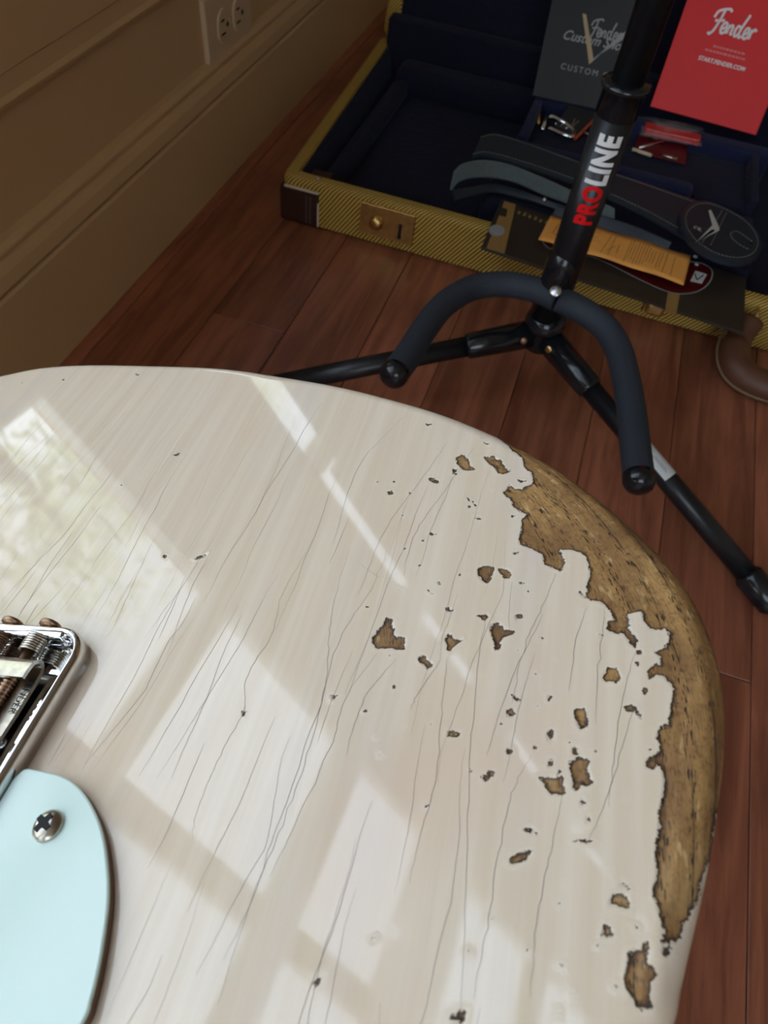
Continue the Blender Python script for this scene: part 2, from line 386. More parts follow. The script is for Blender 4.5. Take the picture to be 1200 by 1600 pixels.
def profile_strip(name, prof, y0, y1, mat, parent=None):
    bm = bmesh.new(); a = [bm.verts.new((x, y0, z)) for x, z in prof]; b = [bm.verts.new((x, y1, z)) for x, z in prof]
    n = len(prof)
    for i in range(n): bm.faces.new((a[i], a[(i + 1) % n], b[(i + 1) % n], b[i]))
    bm.faces.new(a[::-1]); bm.faces.new(b)
    return obj(name, bm, mat, parent)
X0 = XW
bb = struct(profile_strip('baseboard_left', [(X0, 0), (X0 + .015, 0), (X0 + .015, .096), (X0 + .0135, .0985), (X0, .0985)], -2.5, 2.3, M_wall))
struct(profile_strip('trim_1', [(X0, .0995), (X0 + .012, .0995), (X0 + .0135, .102), (X0 + .012, .113), (X0 + .0085, .119), (X0 + .0065, .1205), (X0 + .0065, .122), (X0 + .0085, .1245), (X0 + .0085, .127), (X0 + .005, .1315), (X0, .133)], -2.5, 2.3, M_wall))
struct(profile_strip('trim_2', [(X0, .211), (X0 + .003, .2125), (X0 + .0045, .216), (X0 + .0085, .2185), (X0 + .0095, .2215), (X0 + .007, .225), (X0 + .007, .2385), (X0 + .0085, .240), (X0 + .0085, .306), (X0, .306)], -2.5, 2.3, M_wall))
struct(boxobj('trim_3', (X0 - .005, X0 + .02, -2.5, 2.3, .312, .334), M_wall, bev=.004))
# windows
M_glass = clear('window_glass', (1, 1, 1, 1), .06)
def window(k, a, b, rows, cols):
    x = XW - .004
    w_ = bpy.data.objects.new('window_%d' % k, None); C.objects.link(w_); w_['kind'] = 'structure'; w_.location = (x, (a + b) / 2, WZ0)
    ym = (a + b) / 2
    def part(nm_, d, mat, bev=.003): bm = bmesh.new(); box(bm, d[0] - x, d[1] - x, d[2] - ym, d[3] - ym, d[4] - WZ0, d[5] - WZ0, bev=bev); return obj(nm_, bm, mat, w_)
    part('sill', (x - .014, XW + .012, a + .001, b - .001, WZ0 - .002, WZ0 + .004), M_white, .001)
    y = a
    for i, (p, q) in enumerate(cols):
        if i: part('muntin', (x - .012, x + .012, cols[i - 1][1], p, WZ0 + .004, WZ1), M_white)
    for j, (p, q) in enumerate(rows):
        if j: part('muntin', (x - .0125, x + .0125, a, b, rows[j - 1][1], p), M_white)
    part('window_frame', (x - .014, XW, a - .0, a + (cols[0][0] - a) + .0005, WZ0, WZ1), M_white); part('window_frame', (x - .014, XW, cols[-1][1], b, WZ0, WZ1), M_white)
    part('window_frame', (x - .014, XW, a, b, rows[-1][1], WZ1), M_white)
    for p, q in cols:
        for r0, r1 in rows: part('pane', (x - .0015, x + .0015, p, q, r0, r1), M_glass, 0)
    return w_
rows = [(.345, .558), (.584, .785), (.82, .975), (1.075, 1.28), (1.31, 1.51), (1.54, 1.86)]
window(1, WINS[0][0], WINS[0][1], rows, [(-.44, -.269), (-.243, -.072), (-.046, .125), (.151, .322)])
w2 = window(2, WINS[1][0], WINS[1][1], rows, [(.524, .74), (.77, .98), (1.01, 1.24)])
window(3, WINS[2][0], WINS[2][1], rows, [(-1.545, -1.26), (-1.23, -.94), (-.91, -.63)])
bm = bmesh.new()
box(bm, 1.0 - .9, 1.6, -2.56, -2.54, .6, .66); box(bm, .1, 1.6, -2.56, -2.54, 1.33, 1.38); box(bm, .83, .88, -2.56, -2.54, .6, 2.1); box(bm, .1, .15, -2.56, -2.54, .6, 2.1); box(bm, 1.55, 1.6, -2.56, -2.54, .6, 2.1); box(bm, .1, 1.6, -2.56, -2.54, 2.04, 2.1)
struct(obj('window_4', bm, M_white))  # unseen window, added in the front wall to fill the room with light
# unseen shutter, added to narrow the second window's mirrored light to a sliver
sh = thing('window_shutter', 'off-white slatted shutter added over the far window of the left wall to leave a lit sliver', 'shutter', (XW + .026, .896, .345))
bm = bmesh.new(); box(bm, -.01, .01, -.355, -.325, 0, 1.48, .002); box(bm, -.01, .01, .30, .33, 0, 1.48, .002); box(bm, -.009, .009, -.374, -.352, .235, 1.48, .002); box(bm, -.01, .01, -.325, .30, 0, .05, .002); box(bm, -.01, .01, -.325, .30, 1.43, 1.48, .002); obj('shutter_frame', bm, M_white, sh)
for k in range(34):
    bm = bmesh.new(); box(bm, -.0025, .0025, -.324, .299, -.024, .024, .001, 1); o = obj('slat', bm, M_white, sh); o.location = (0, 0, .073 + .0405 * k); o.rotation_euler = (0, .25, 0)
# outdoors
M_grass = simple('lawn', srgb(70, 90, 40), .9, noise=.3, nscale=3)
struct(boxobj('ground', (-30, XW - .3, -25, 25, -1.0, -.9), M_grass))
M_leaf = simple('leaves', srgb(196, 205, 160), .6, noise=.5, nscale=2)
M_bark = simple('bark', srgb(80, 62, 48), .9, noise=.3, nscale=20)
for i, (tx, ty, th, rr, lab) in enumerate([(-7.0, 3.8, 3.1, 1.9, 'leafy green tree seen mirrored in the glossy guitar top, nearest the window jamb'), (-10.5, 9.8, 4.0, 1.9, 'broad leafy tree outside the left windows, farther along the wall'), (-8.0, -1.2, 3.0, 1.6, 'round leafy tree outside the left windows, behind the photographer')]):
    tr = thing('garden_tree', lab, 'tree', (tx, ty, -.9))
    bm = bmesh.new(); tube(bm, [(0, 0, 0), (.05, .03, th * .4), (0, 0, th * .8), (.1, 0, th)], [.16, .13, .09, .04], 10); obj('trunk', bm, M_bark, tr, True)
    n = 3000; cen = rng.normal(size=(34, 3)); cen /= np.linalg.norm(cen, axis=1)[:, None]; cen *= rr * rng.uniform(.3, .95, (34, 1)); cen[:, 2] *= .85
    p = cen[rng.integers(0, 34, n)] + rng.normal(size=(n, 3)) * rr * .17 + np.array([0, 0, th])
    u = rng.normal(size=(n, 3)); u /= np.linalg.norm(u, axis=1)[:, None]; v = np.cross(u, rng.normal(size=(n, 3))); v /= np.linalg.norm(v, axis=1)[:, None]
    L_ = .075
    V4 = np.stack([p - u * L_, p + v * L_ * .45, p + u * L_, p - v * L_ * .45], 1).reshape(-1, 3)
    me = bpy.data.meshes.new('foliage'); me.from_pydata(V4.tolist(), [], np.arange(4 * n).reshape(-1, 4).tolist()); link('foliage', me, M_leaf, tr, kind='stuff')

# wall outlet (set sideways above the baseboard)
ou = thing('wall_outlet', 'ivory double socket plate set sideways in the wainscot above the baseboard', 'outlet', (XW, .834, .1235))
bm = bmesh.new(); b = bmesh.new()
prism(bm, rrect(-.057, .057, 0, .070, .002), 0, .0055, bev=.002, M=Matrix(((0, 0, 1, 0), (1, 0, 0, 0), (0, 1, 0, 0), (0, 0, 0, 1))))
obj('cover_plate', bm, M_outlet, ou)
MO = lambda yy: Matrix(((0, 0, 1, .0055), (1, 0, 0, yy), (0, 1, 0, .035), (0, 0, 0, 1)))
for yy in (-.0195, .0195):
    bm = bmesh.new(); pl = [(.0145 * math.cos(a), .0172 * math.sin(a)) for a in [2 * PI * k / 28 for k in range(28)]]
    pl = [(max(-.0135, min(.0135, a)), b_) for a, b_ in pl]; prism(bm, pl, 0, .0022, bev=.0006, M=MO(yy)); so = obj('socket', bm, M_outlet, ou)
    bm = bmesh.new()
    for (u0, u1, v0, v1) in ((-.007, .001, .0055, .0075), (-.008, .002, -.0075, -.0055)): box(bm, .0074, .0080, yy + u0, yy + u1, .035 + v0, .035 + v1)
    tube(bm, [(.0074, yy + .008, .035), (.0080, yy + .008, .035)], .0026, 12)
    obj('slot', bm, M_dark, so)
bm = bmesh.new(); disc(bm, (.0055, 0, .035), (1, 0, 0), .003, .0015, 14); obj('screw', bm, M_outlet, ou, True)

# ------------------------------------------------------------------ guitar
kx, ky, hh = .37, -.08, .118
n_ = np.array([-kx, -ky, 1]); n_ /= np.linalg.norm(n_)
_a = math.radians(7)
ey = np.array([-math.sin(_a), math.cos(_a), 0.]); ey -= n_ * ey.dot(n_); ey /= np.linalg.norm(ey); ex = np.cross(ey, n_)
def gplane(px, py): d = ray(px, py); return d * (-hh / (d[2] - kx * d[0] - ky * d[1]))
GO = gplane(130, 1040)
def lp(px, py, z=0.0):      # pixel -> guitar-local mm on the plane z mm above the top
    d = ray(px, py); P = d * ((n_ @ GO + z * 1e-3) / (n_ @ d)); return np.array([ex @ (P - GO), ey @ (P - GO)]) * 1000
guitar = thing('electric_guitar', 'worn blonde single-cutaway electric guitar filling the foreground, bridge and mint pickguard at its left', 'guitar')
MG = Matrix([[ex[i], ey[i], n_[i], (GO + CAM)[i]] for i in range(3)] + [[0, 0, 0, 1]]); guitar.matrix_world = MG
guitar.matrix_basis = MG
camL = np.array([v @ (-GO) for v in (ex, ey, n_)]) * 1000

ol_px = [(0, 588), (60, 576), (130, 571), (230, 572), (340, 576), (430, 588), (520, 603), (600, 622), (680, 645), (750, 672), (800, 695), (850, 722), (900, 755), (950, 793), (1000, 838), (1040, 878), (1075, 925), (1100, 975), (1118, 1025), (1128, 1075), (1132, 1130), (1130, 1190), (1122, 1260), (1112, 1330), (1098, 1400), (1082, 1470), (1068, 1530), (1050, 1600)]
RO = 4.5
O2 = np.array([lp(*p) for p in ol_px]); ctr = np.array([-43., -70.])
ex_pts = []
for i, q in enumerate(O2):
    t = O2[min(i + 1, len(O2) - 1)] - O2[max(i - 1, 0)]; t /= np.linalg.norm(t); nn = np.array([-t[1], t[0]])
    v = np.array([q[0], q[1], 0]) - camL; e = math.atan2(-v[2], abs(v[:2] @ nn))
    ex_pts.append(q + nn * RO * ((1 - math.sin(e)) + (1 - math.cos(e)) / math.tan(e)))
ex_pts = np.array(ex_pts)
mir = [(-43 - (x + 43), y) for x, y in ((105, 58), (118, 30), (121, 0), (112, -35))]
rest_b = [(108, -50), (104, -75), (90, -100), (79, -122), (79, -145), (86, -175), (94, -205), (97, -232), (92, -258), (76, -280), (50, -293), (20, -299), (-12, -302)]
rest_t = [(-15, -303), (-71, -303), (-71, -292), (-73, -262), (-80, -244), (-96, -236), (-110, -244), (-122, -262), (-134, -277), (-148, -282), (-161, -272), (-172, -250), (-176, -222), (-172, -190), (-165, -160), (-164, -135), (-170, -108), (-181, -80), (-193, -50), (-203, -10), (-206, 22), (-203, 48), (-193, 72), (-176, 92), (-154, 106), (-130, 113)]
allp = [tuple(q) for q in ex_pts] + rest_b + rest_t
sp = spline([(x, y, 0) for x, y in allp] + [(allp[0][0], allp[0][1], 0)], 10)
sp = np.array([(v.x, v.y) for v in sp])
ang = np.unwrap(np.arctan2(sp[:, 1] - ctr[1], sp[:, 0] - ctr[0])); rad = np.hypot(*(sp - ctr).T)
o_ = np.argsort(ang % (2 * PI)); A_ = (ang % (2 * PI))[o_]; Rr = rad[o_]
A_ = np.concatenate([A_ - 2 * PI, A_, A_ + 2 * PI]); Rr = np.concatenate([Rr] * 3)
th_f = np.linspace(math.radians(-2), math.radians(114), 800); th_c = np.linspace(math.radians(114), math.radians(358), 300)[1:-1]
TH = np.concatenate([th_f, th_c]); RB = np.interp(TH, A_, Rr)
nth = len(TH); B2 = ctr + np.c_[np.cos(TH), np.sin(TH)] * RB[:, None]
rings = []      # (fraction, inset mm, z)
fr = np.concatenate([np.linspace(.02, .30, 25), np.linspace(.30, 1, 370)[1:]])
for f_ in fr: rings.append((f_, RO, 0.0))
for k in range(1, 9):
    a = k / 8 * PI / 2; rings.append((1, RO * (1 - math.sin(a)), -RO * (1 - math.cos(a))))
for zz in (-12, -24, -34): rings.append((1, 0, zz))
for k in range(0, 7):
    a = k / 6 * PI / 2; rings.append((1, RO * (1 - math.cos(a)), -45 + RO * (1 - math.sin(a))))
dirs = np.c_[np.cos(TH), np.sin(TH)]
tg = np.roll(B2, -1, 0) - np.roll(B2, 1, 0); tg /= np.linalg.norm(tg, axis=1)[:, None]; nr = np.c_[tg[:, 1], -tg[:, 0]]
V = []
for f_, ins, zz in rings:
    edge = B2 - nr * ins; q = ctr + (edge - ctr) * f_; V.append(np.c_[q, np.full(nth, zz)])
V = np.concatenate(V)
nrg = len(rings); idx = np.arange(nrg * nth).reshape(nrg, nth)
a, b, c_, d_ = idx[:-1], np.roll(idx, -1, 1)[:-1], np.roll(idx, -1, 1)[1:], idx[1:]
Fq = np.stack([a, d_, c_, b], -1).reshape(-1, 4)
# wear polygons -----------------------------------------------------------
def c7(l): return [(700 + x / 2.609, 620 + y / 2.609) for x, y in l]
def c8(l): return [(700 + x / 2.609, 1050 + y / 2.609) for x, y in l]
def c3(l): return [(540 + x / 3.75, 860 + y / 3.75) for x, y in l]
main = c7([(205, 150), (265, 215), (305, 250), (312, 285), (338, 305), (352, 350), (318, 362), (305, 378), (268, 372), (252, 355), (228, 385), (235, 405), (258, 415), (270, 450), (300, 470), (330, 478), (300, 500), (302, 540), (290, 570), (292, 600), (350, 622), (385, 640), (392, 680), (425, 695), (460, 708), (480, 680), (462, 650), (458, 622), (500, 622), (540, 632), (568, 650), (572, 690), (580, 710), (572, 750), (570, 790), (560, 805), (535, 790), (545, 812), (580, 825), (620, 835), (650, 855), (672, 880), (682, 915), (660, 915), (640, 900), (655, 925), (650, 950), (690, 965), (715, 960), (730, 985), (745, 1010), (765, 1020), (775, 990), (757, 970), (742, 950), (732, 915), (735, 885), (765, 875), (788, 870), (800, 910), (825, 945), (860, 945), (885, 945), (905, 965), (905, 1005), (870, 1025), (840, 1040), (860, 1055), (872, 1085), (830, 1095), (812, 1120), (820, 1150), (855, 1130), (880, 1140), (905, 1165), (920, 1190), (915, 1220), (930, 1245)]) + \
    c8([(912, 105), (915, 140), (905, 180), (905, 210), (865, 225), (850, 260), (865, 290), (868, 325), (835, 345), (803, 360), (808, 385), (835, 395), (850, 375), (870, 385), (880, 430), (875, 510), (862, 560), (860, 640), (850, 730), (850, 800), (845, 900), (855, 960), (870, 1010), (880, 1060), (895, 1100), (908, 1125), (920, 1090), (945, 1070), (960, 1030), (1000, 950), (1030, 880), (1052, 790), (1078, 715), (1094, 620), (1104, 520)])
def L2(P): return np.array([lp(*p) for p in P])
chips = [main]; OUT = L2([(1160, 1245), (1260, 1150), (1260, 700), (900, 590), (800, 640), (772, 668)])
chips += [c7(l) for l in [
 [(28,245),(60,238),(85,255),(90,278),(110,295),(85,300),(60,298),(40,270)], [(145,245),(180,240),(220,262),(235,290),(262,300),(238,312),(205,310),(190,285),(165,270)],
 [(20,293),(36,293),(36,305),(22,307)], [(22,311),(38,312),(35,319)], [(130,158),(155,162),(157,172),(135,168)], [(146,185),(168,188),(160,194)],
 [(120,705),(145,688),(190,695),(185,725),(160,758),(140,750),(125,730)], [(205,700),(240,700),(258,720),(250,740),(230,738),(215,715)], [(106,484),(140,495),(130,500),(112,495)],
 [(80,412),(90,415),(86,423)], [(100,425),(120,445),(110,445)], [(80,443),(92,447),(85,453)], [(118,890),(160,885),(165,900),(150,912),(135,900)], [(270,890),(300,885),(302,900),(280,908)],
 [(172,925),(205,920),(230,945),(265,955),(262,965),(235,975),(215,1000),(215,1025),(195,1030),(192,1000),(178,975)], [(628,1145),(650,1110),(690,1105),(698,1130),(712,1145),(690,1165),(665,1155),(640,1160)],
 [(768,1032),(792,1040),(788,1054),(772,1048)], [(763,1085),(778,1085),(772,1094)], [(258,478),(272,485),(262,488)], [(285,340),(315,343),(300,349)], [(265,632),(290,632),(275,640)], [(330,790),(342,800),(334,796)], [(370,978),(388,990),(378,986)], [(620,960),(632,975),(622,972)], [(800,1190),(812,1196),(806,1205),(800,1215),(797,1204)]]]
chips += [c3(l) for l in [
 [(240,400),(275,405),(270,435),(288,460),(280,490),(300,505),(345,515),(350,545),(345,575),(300,580),(270,570),(250,572),(215,572),(180,570),(155,540),(160,505),(185,470),(215,440)],
 [(425,618),(465,612),(475,640),(505,660),(508,685),(480,690),(455,665),(432,640)], [(600,492),(620,495),(635,525),(685,515),(695,525),(660,545),(630,570),(610,588),(595,580),(598,550),(580,525),(590,505)],
 [(588,335),(630,350),(627,361),(600,356)], [(537,176),(556,185),(552,200),(538,192)], [(485,235),(515,250),(510,256)], [(1005,178),(1045,192),(1030,194)], [(1070,236),(1090,248),(1080,248)], [(900,378),(910,382),(903,386)], [(1135,508),(1158,520),(1148,520)]]]
chips += [c8(l) for l in [
 [(518,150),(555,150),(570,185),(568,215),(545,235),(528,215),(522,180)], [(405,90),(424,94),(428,106),(412,116)], [(403,245),(422,233),(432,260),(428,282),(406,274)], [(506,305),(530,306),(528,332),(510,334)],
 [(495,365),(515,360),(530,345),(575,360),(570,400),(590,450),(595,460),(560,465),(545,455),(530,475),(508,470),(510,420),(498,395)], [(382,440),(410,428),(440,435),(465,425),(470,460),(482,475),(465,505),(445,495),(425,502),(408,480),(400,460)],
 [(538,515),(550,520),(560,530),(550,545),(540,532)], [(563,585),(577,590),(583,605),(572,619),(564,605)], [(720,140),(745,133),(770,150),(745,163),(728,158)], [(768,163),(792,172),(786,184)],
 [(237,155),(260,151),(271,172),(263,186),(243,180)], [(235,313),(256,314),(258,330),(240,331)], [(142,422),(165,425),(170,440),(150,448)], [(163,404),(188,407),(184,429),(165,424)], [(0,246),(50,246),(47,260),(3,261)],
 [(300,640),(340,635),(368,660),(355,666),(330,650)], [(248,775),(290,735),(340,727),(343,745),(310,765),(265,781)], [(688,853),(715,848),(737,880),(715,872)], [(655,935),(675,908),(700,905),(735,925),(742,960),(700,950),(660,950)],
 [(628,1070),(640,1032),(655,1040),(671,1065),(650,1081)], [(838,878),(856,877),(861,893),(845,898)],
 [(735,1150),(755,1130),(785,1135),(800,1110),(820,1095),(815,1130),(820,1180),(835,1210),(855,1215),(850,1250),(828,1262),(830,1310),(822,1370),(800,1375),(770,1360),(740,1310),(722,1270),(728,1220),(738,1190)],
 [(860,1123),(886,1120),(890,1146),(870,1156)], [(8,1405),(50,1383),(76,1383),(73,1421),(45,1424)], [(250,85),(300,122),(272,110)], [(510,690),(560,683),(590,690),(560,693)], [(408,380),(428,348),(424,375),(412,392)], [(440,410),(465,402),(450,414)]]]
chips += [[(304,872),(325,864),(324,868),(306,874)], [(271,711),(281,708),(278,712)], [(211,583),(218,585),(214,587)], [(377,1112),(384,1113),(381,1118)], [(515,1086),(526,1087),(521,1094)], [(701,1144),(720,1145),(712,1150)],
 [(665,661),(674,663),(668,665)], [(667,745),(685,750),(687,756),(672,752)], [(605,767),(612,766),(614,771),(607,773)], [(639,768),(645,770),(641,773)], [(672,832),(682,834),(675,837)], [(488,1532),(500,1531),(496,1540)], [(34,598),(36,598),(35,601)], [(97,592),(102,592),(99,595)], [(190,756),(192,757),(190,759)], [(254,868),(261,867),(258,872)]]
for _ in range(70):
    x, y = random.uniform(560, 1040), random.uniform(700, 1590); r_ = random.uniform(.5, 1.6); chips.append([(x - r_, y), (x, y - r_ * .8), (x + r_ * 1.2, y + .2), (x, y + r_)])
X = V[:, 0]; Y = V[:, 1]
wear = np.full(len(V), -30.0)
def sdf_poly(P, Q):
    E1, E2 = P, np.roll(P, -1, 0); d = np.full(len(Q), 1e9); ins = np.zeros(len(Q), bool)
    for (x1, y1), (x2, y2) in zip(E1, E2):
        dx, dy = x2 - x1, y2 - y1; l = dx * dx + dy * dy + 1e-12
        t = np.clip(((Q[:, 0] - x1) * dx + (Q[:, 1] - y1) * dy) / l, 0, 1)
        d = np.minimum(d, (Q[:, 0] - x1 - t * dx) ** 2 + (Q[:, 1] - y1 - t * dy) ** 2)
        cr = ((y1 > Q[:, 1]) != (y2 > Q[:, 1])) & (Q[:, 0] < dx * (Q[:, 1] - y1) / (dy + 1e-15) + x1); ins ^= cr
    d = np.sqrt(d); return np.where(ins, d, -d)
for i, ch in enumerate(chips):
    P = L2(ch)
    if i == 0: P = np.concatenate([P, OUT])
    sel = (X > P[:, 0].min() - 4) & (X < P[:, 0].max() + 4) & (Y > P[:, 1].min() - 4) & (Y < P[:, 1].max() + 4)
    if sel.any(): wear[sel] = np.maximum(wear[sel], sdf_poly(P, np.c_[X[sel], Y[sel]]))
wear = np.maximum(wear, -30)
grain = X + .0062 * np.maximum(Y + 5, 0) ** 2 + .7 * np.maximum(-V[:, 2], 0)
Z = V[:, 2].copy(); Z -= .22 * np.clip((wear + .1) / .3, 0, 1)
me = bpy.data.meshes.new('body'); nv = len(V)
me.vertices.add(nv + 2); co = np.concatenate([np.c_[X, Y, Z], [[ctr[0], ctr[1], 0], [ctr[0], ctr[1], -45]]]) * 1e-3
me.vertices.foreach_set('co', co.ravel())
tri1 = np.stack([np.full(nth, nv), idx[0], np.roll(idx[0], -1)], -1); tri2 = np.stack([np.full(nth, nv + 1), np.roll(idx[-1], -1), idx[-1]], -1)
loops = np.concatenate([Fq.ravel(), tri1.ravel(), tri2.ravel()])
tot = np.concatenate([np.full(len(Fq), 4), np.full(2 * nth, 3)]); st_ = np.concatenate([[0], np.cumsum(tot)[:-1]])
me.loops.add(len(loops)); me.loops.foreach_set('vertex_index', loops); me.polygons.add(len(tot)); me.polygons.foreach_set('loop_start', st_)
try: me.polygons.foreach_set('loop_total', tot)
except Exception: pass
for nme, arr in (('wear', wear), ('grain', grain)):
    at_ = me.attributes.new(nme, 'FLOAT', 'POINT'); at_.data.foreach_set('value', np.concatenate([arr, [arr[0], arr[-1]]]).astype(np.float32))
me.update(); me.validate()
link('body', me, M_body, guitar, True)

# hairline cracks in the lacquer, along the grain
bm = bmesh.new()
def crack(pts, wd=.00006):
    pr = None
    for i, (x, y) in enumerate(pts):
        w_ = wd * (.35 + .65 * math.sin(PI * min(1, max(0, (i + .5) / len(pts)))))
        a = bm.verts.new(((x) * 1e-3 - w_, y * 1e-3, .00003)); b = bm.verts.new((x * 1e-3 + w_, y * 1e-3, .00003))
        if pr: bm.faces.new((pr[0], a, b, pr[1]))
        pr = (a, b)
def inside(x, y, pad=7):
    an = math.atan2(y - ctr[1], x - ctr[0]) % (2 * PI); return math.hypot(x - ctr[0], y - ctr[1]) < np.interp(an, A_, Rr) - pad
mainL = L2(main); mainL = np.concatenate([mainL, OUT])
def clean(x, y):
    if not inside(x, y): return False
    if x < 35 and y < -22: return False
    if x < 1 and y < 6: return False
    return sdf_poly(mainL, np.array([[x, y]]))[0] < -.5
traced = [[(480,860),(440,930),(425,990),(385,1060),(380,1110),(340,1190),(310,1260),(300,1310)], [(545,860),(525,930),(515,990),(510,1060),(480,1180),(440,1290),(395,1400),(340,1570)], [(605,860),(580,920),(530,1000),(500,1100),(430,1300),(400,1390),(350,1500)],
 [(590,1020),(540,1090),(520,1160),(460,1290),(420,1370)], [(700,1025),(690,1100),(680,1220),(660,1290),(640,1380)], [(620,1030),(570,1090),(540,1180)], [(760,960),(745,1060),(735,1180),(730,1340),(720,1590)], [(850,960),(800,1060),(760,1180)],
 [(870,640),(860,700)], [(640,640),(560,730),(520,850)], [(700,690),(650,760),(600,830),(560,930)], [(880,870),(850,940),(820,1010),(800,1100)], [(925,930),(900,1000),(890,1080)], [(945,950),(935,1040),(930,1130)], [(1000,1000),(975,1080),(960,1180),(950,1260)], [(830,1180),(800,1240),(780,1330),(760,1450),(740,1560)], [(880,1240),(860,1330),(840,1430),(830,1560)],
 [(740,700),(700,760),(650,830),(630,900)], [(560,880),(590,900),(620,905)], [(690,1030),(655,1080),(640,1110)], [(990,1100),(960,1210),(920,1320)]]
for tr_ in traced:
    Pp = spline([(x, y, 0) for x, y in L2(tr_)], 8); seg = []
    for i, v in enumerate(Pp):
        x = v.x + random.gauss(0, .12)
        if clean(x, v.y): seg.append((x, v.y))
        elif len(seg) > 3: crack(seg, .00005); seg = []
        else: seg = []
    if len(seg) > 3: crack(seg, .00005)
for k in range(150):
    x = random.uniform(-80, 118) if k % 3 else random.uniform(-70, 20); y = random.uniform(-60, 92); ln = random.uniform(14, 80); seg = []
    dr = random.uniform(-.12, .06); ph = random.uniform(0, 6); wd = random.choice([.00002, .00003, .00004, .00005])
    for i in range(int(ln / 1.3)):
        yy = y - i * 1.3; x += dr * 1.3 + random.gauss(0, .07) + .07 * math.sin(ph + i * .35)
        if random.random() < .03: dr = random.uniform(-.25, .15)
        if clean(x, yy): seg.append((x, yy))
        else: break
    if len(seg) > 4: crack(seg, wd)
obj('finish_crack', bm, M_crack, guitar, kind='stuff')

# pickguard
pg_px = []
pg = [(1.3, -26.0)] + [tuple(lp(*p, 2.0)) for p in [(32, 1206), (39, 1201.5), (50, 1201.5), (72, 1206.5), (100, 1214), (125, 1232), (145, 1262), (160, 1300), (168, 1350), (170, 1400), (165, 1450), (155, 1510), (143, 1560), (128, 1600)]]
y_l = pg[-1][1]
pg += [(34, -66), (32, -80), (26, -96), (18, -112), (14, -130), (16, -152), (26, -175), (42, -195), (56, -215), (60, -236), (52, -258), (36, -274), (12, -284), (-14, -290), (-14, -232), (-72, -232), (-72, -262), (-78, -246), (-88, -237), (-100, -236), (-110, -243), (-120, -258), (-130, -264), (-138, -250), (-140, -222), (-134, -190), (-122, -165), (-110, -150), (-104, -120), (-100, -84), (1.3, -84)]
sp1 = spline([(x, y, 0) for x, y in pg[:26]], 5)
poly = [(v.x * 1e-3, v.y * 1e-3) for v in sp1] + [(x * 1e-3, y * 1e-3) for x, y in pg[26:]]
bm = bmesh.new(); prism(bm, poly[::-1], .0001, .0016, bev=0.0); gd_e = obj('pickguard_edge', bm, M_guardedge, None)
bm = bmesh.new(); prism(bm, poly[::-1], .00155, .0021, bev=.00035); gd = obj('pickguard', bm, M_guard, guitar); gd['label'] = 'mint-white pickguard'
gd_e.parent = gd
def screw(x, y, z, r, parent, name='screw', rot=.5):
    e = bpy.data.objects.new(name, None)
    bm = bmesh.new(); prof = [(r, 0), (r, .0003), (r * .96, .0007), (r * .8, .0012), (r * .55, .00165), (r * .45, .00175)]
    n = 40; rg = [[bm.verts.new((x + q * math.cos(2 * PI * k / n), y + q * math.sin(2 * PI * k / n), z + h_)) for k in range(n)] for q, h_ in prof]
    for a_, b_ in zip(rg, rg[1:]):
        for k in range(n): bm.faces.new((a_[k], a_[(k + 1) % n], b_[(k + 1) % n], b_[k]))
    bm.faces.new(rg[-1]); s = obj(name, bm, M_nickel, parent, True)
    # cross recess: tapering four-armed pocket
    bm = bmesh.new(); cr = []
    L_, W_ = r * .60, r * .17
    for q in range(4):
        a_ = rot + q * PI / 2; c1, s1 = math.cos(a_), math.sin(a_)
        for (u, v_) in ((W_ * 1.5, -W_ * 1.5) if False else (L_, -W_), (L_, W_), (W_ * 1.35, W_ * 1.35)): cr.append((x + u * c1 - v_ * s1, y + u * s1 + v_ * c1))
    prism(bm, cr, z + .0011, z + .00185); obj('cross_recess', bm, M_dark, s)
    return s
_q = lp(72, 1288, 3.0) * 1e-3
screw(_q[0], _q[1], .0021, .0028, gd, rot=math.radians(62))
for (x, y) in ((.045, -.225), (-.125, -.235), (-.095, -.10), (.0, -.275), (.015, -.14)): screw(x, y, .0021, .0034, gd)

# bridge
bm = bmesh.new()
def tray(bm, x0, x1, y0, y1, rc, prof, n=10):
    loops_ = []
    for ins, z in prof:
        r_ = max(rc - ins, .0003); pts = rrect(x0 + ins, x1 - ins, y0 + ins, y1 - ins, r_, n); loops_.append([bm.verts.new((x, y, z)) for x, y in pts])
    for a_, b_ in zip(loops_, loops_[1:]):
        m_ = len(a_)
        for k in range(m_): bm.faces.new((a_[k], a_[(k + 1) % m_], b_[(k + 1) % m_], b_[k]))
    bm.faces.new(loops_[-1]); bm.faces.new(loops_[0][::-1])
hW = .0046
tray(bm, -.0872, .0012, -.083, .0069, .0080, [(0, 0), (0, hW - .0014), (.0002, hW - .0008), (.0006, hW - .0002), (.0010, hW), (.0013, hW), (.0016, hW - .0003), (.0018, hW - .0006), (.0020, .0020), (.0026, .0014), (.0034, .0012)])
box(bm, -.083, -.0055, .0036, .0058, .0012, hW - .0001, .0006, 2)
bp = obj('bridge_plate', bm, M_chrome, guitar, True); bp['label'] = 'chrome tray bridge'
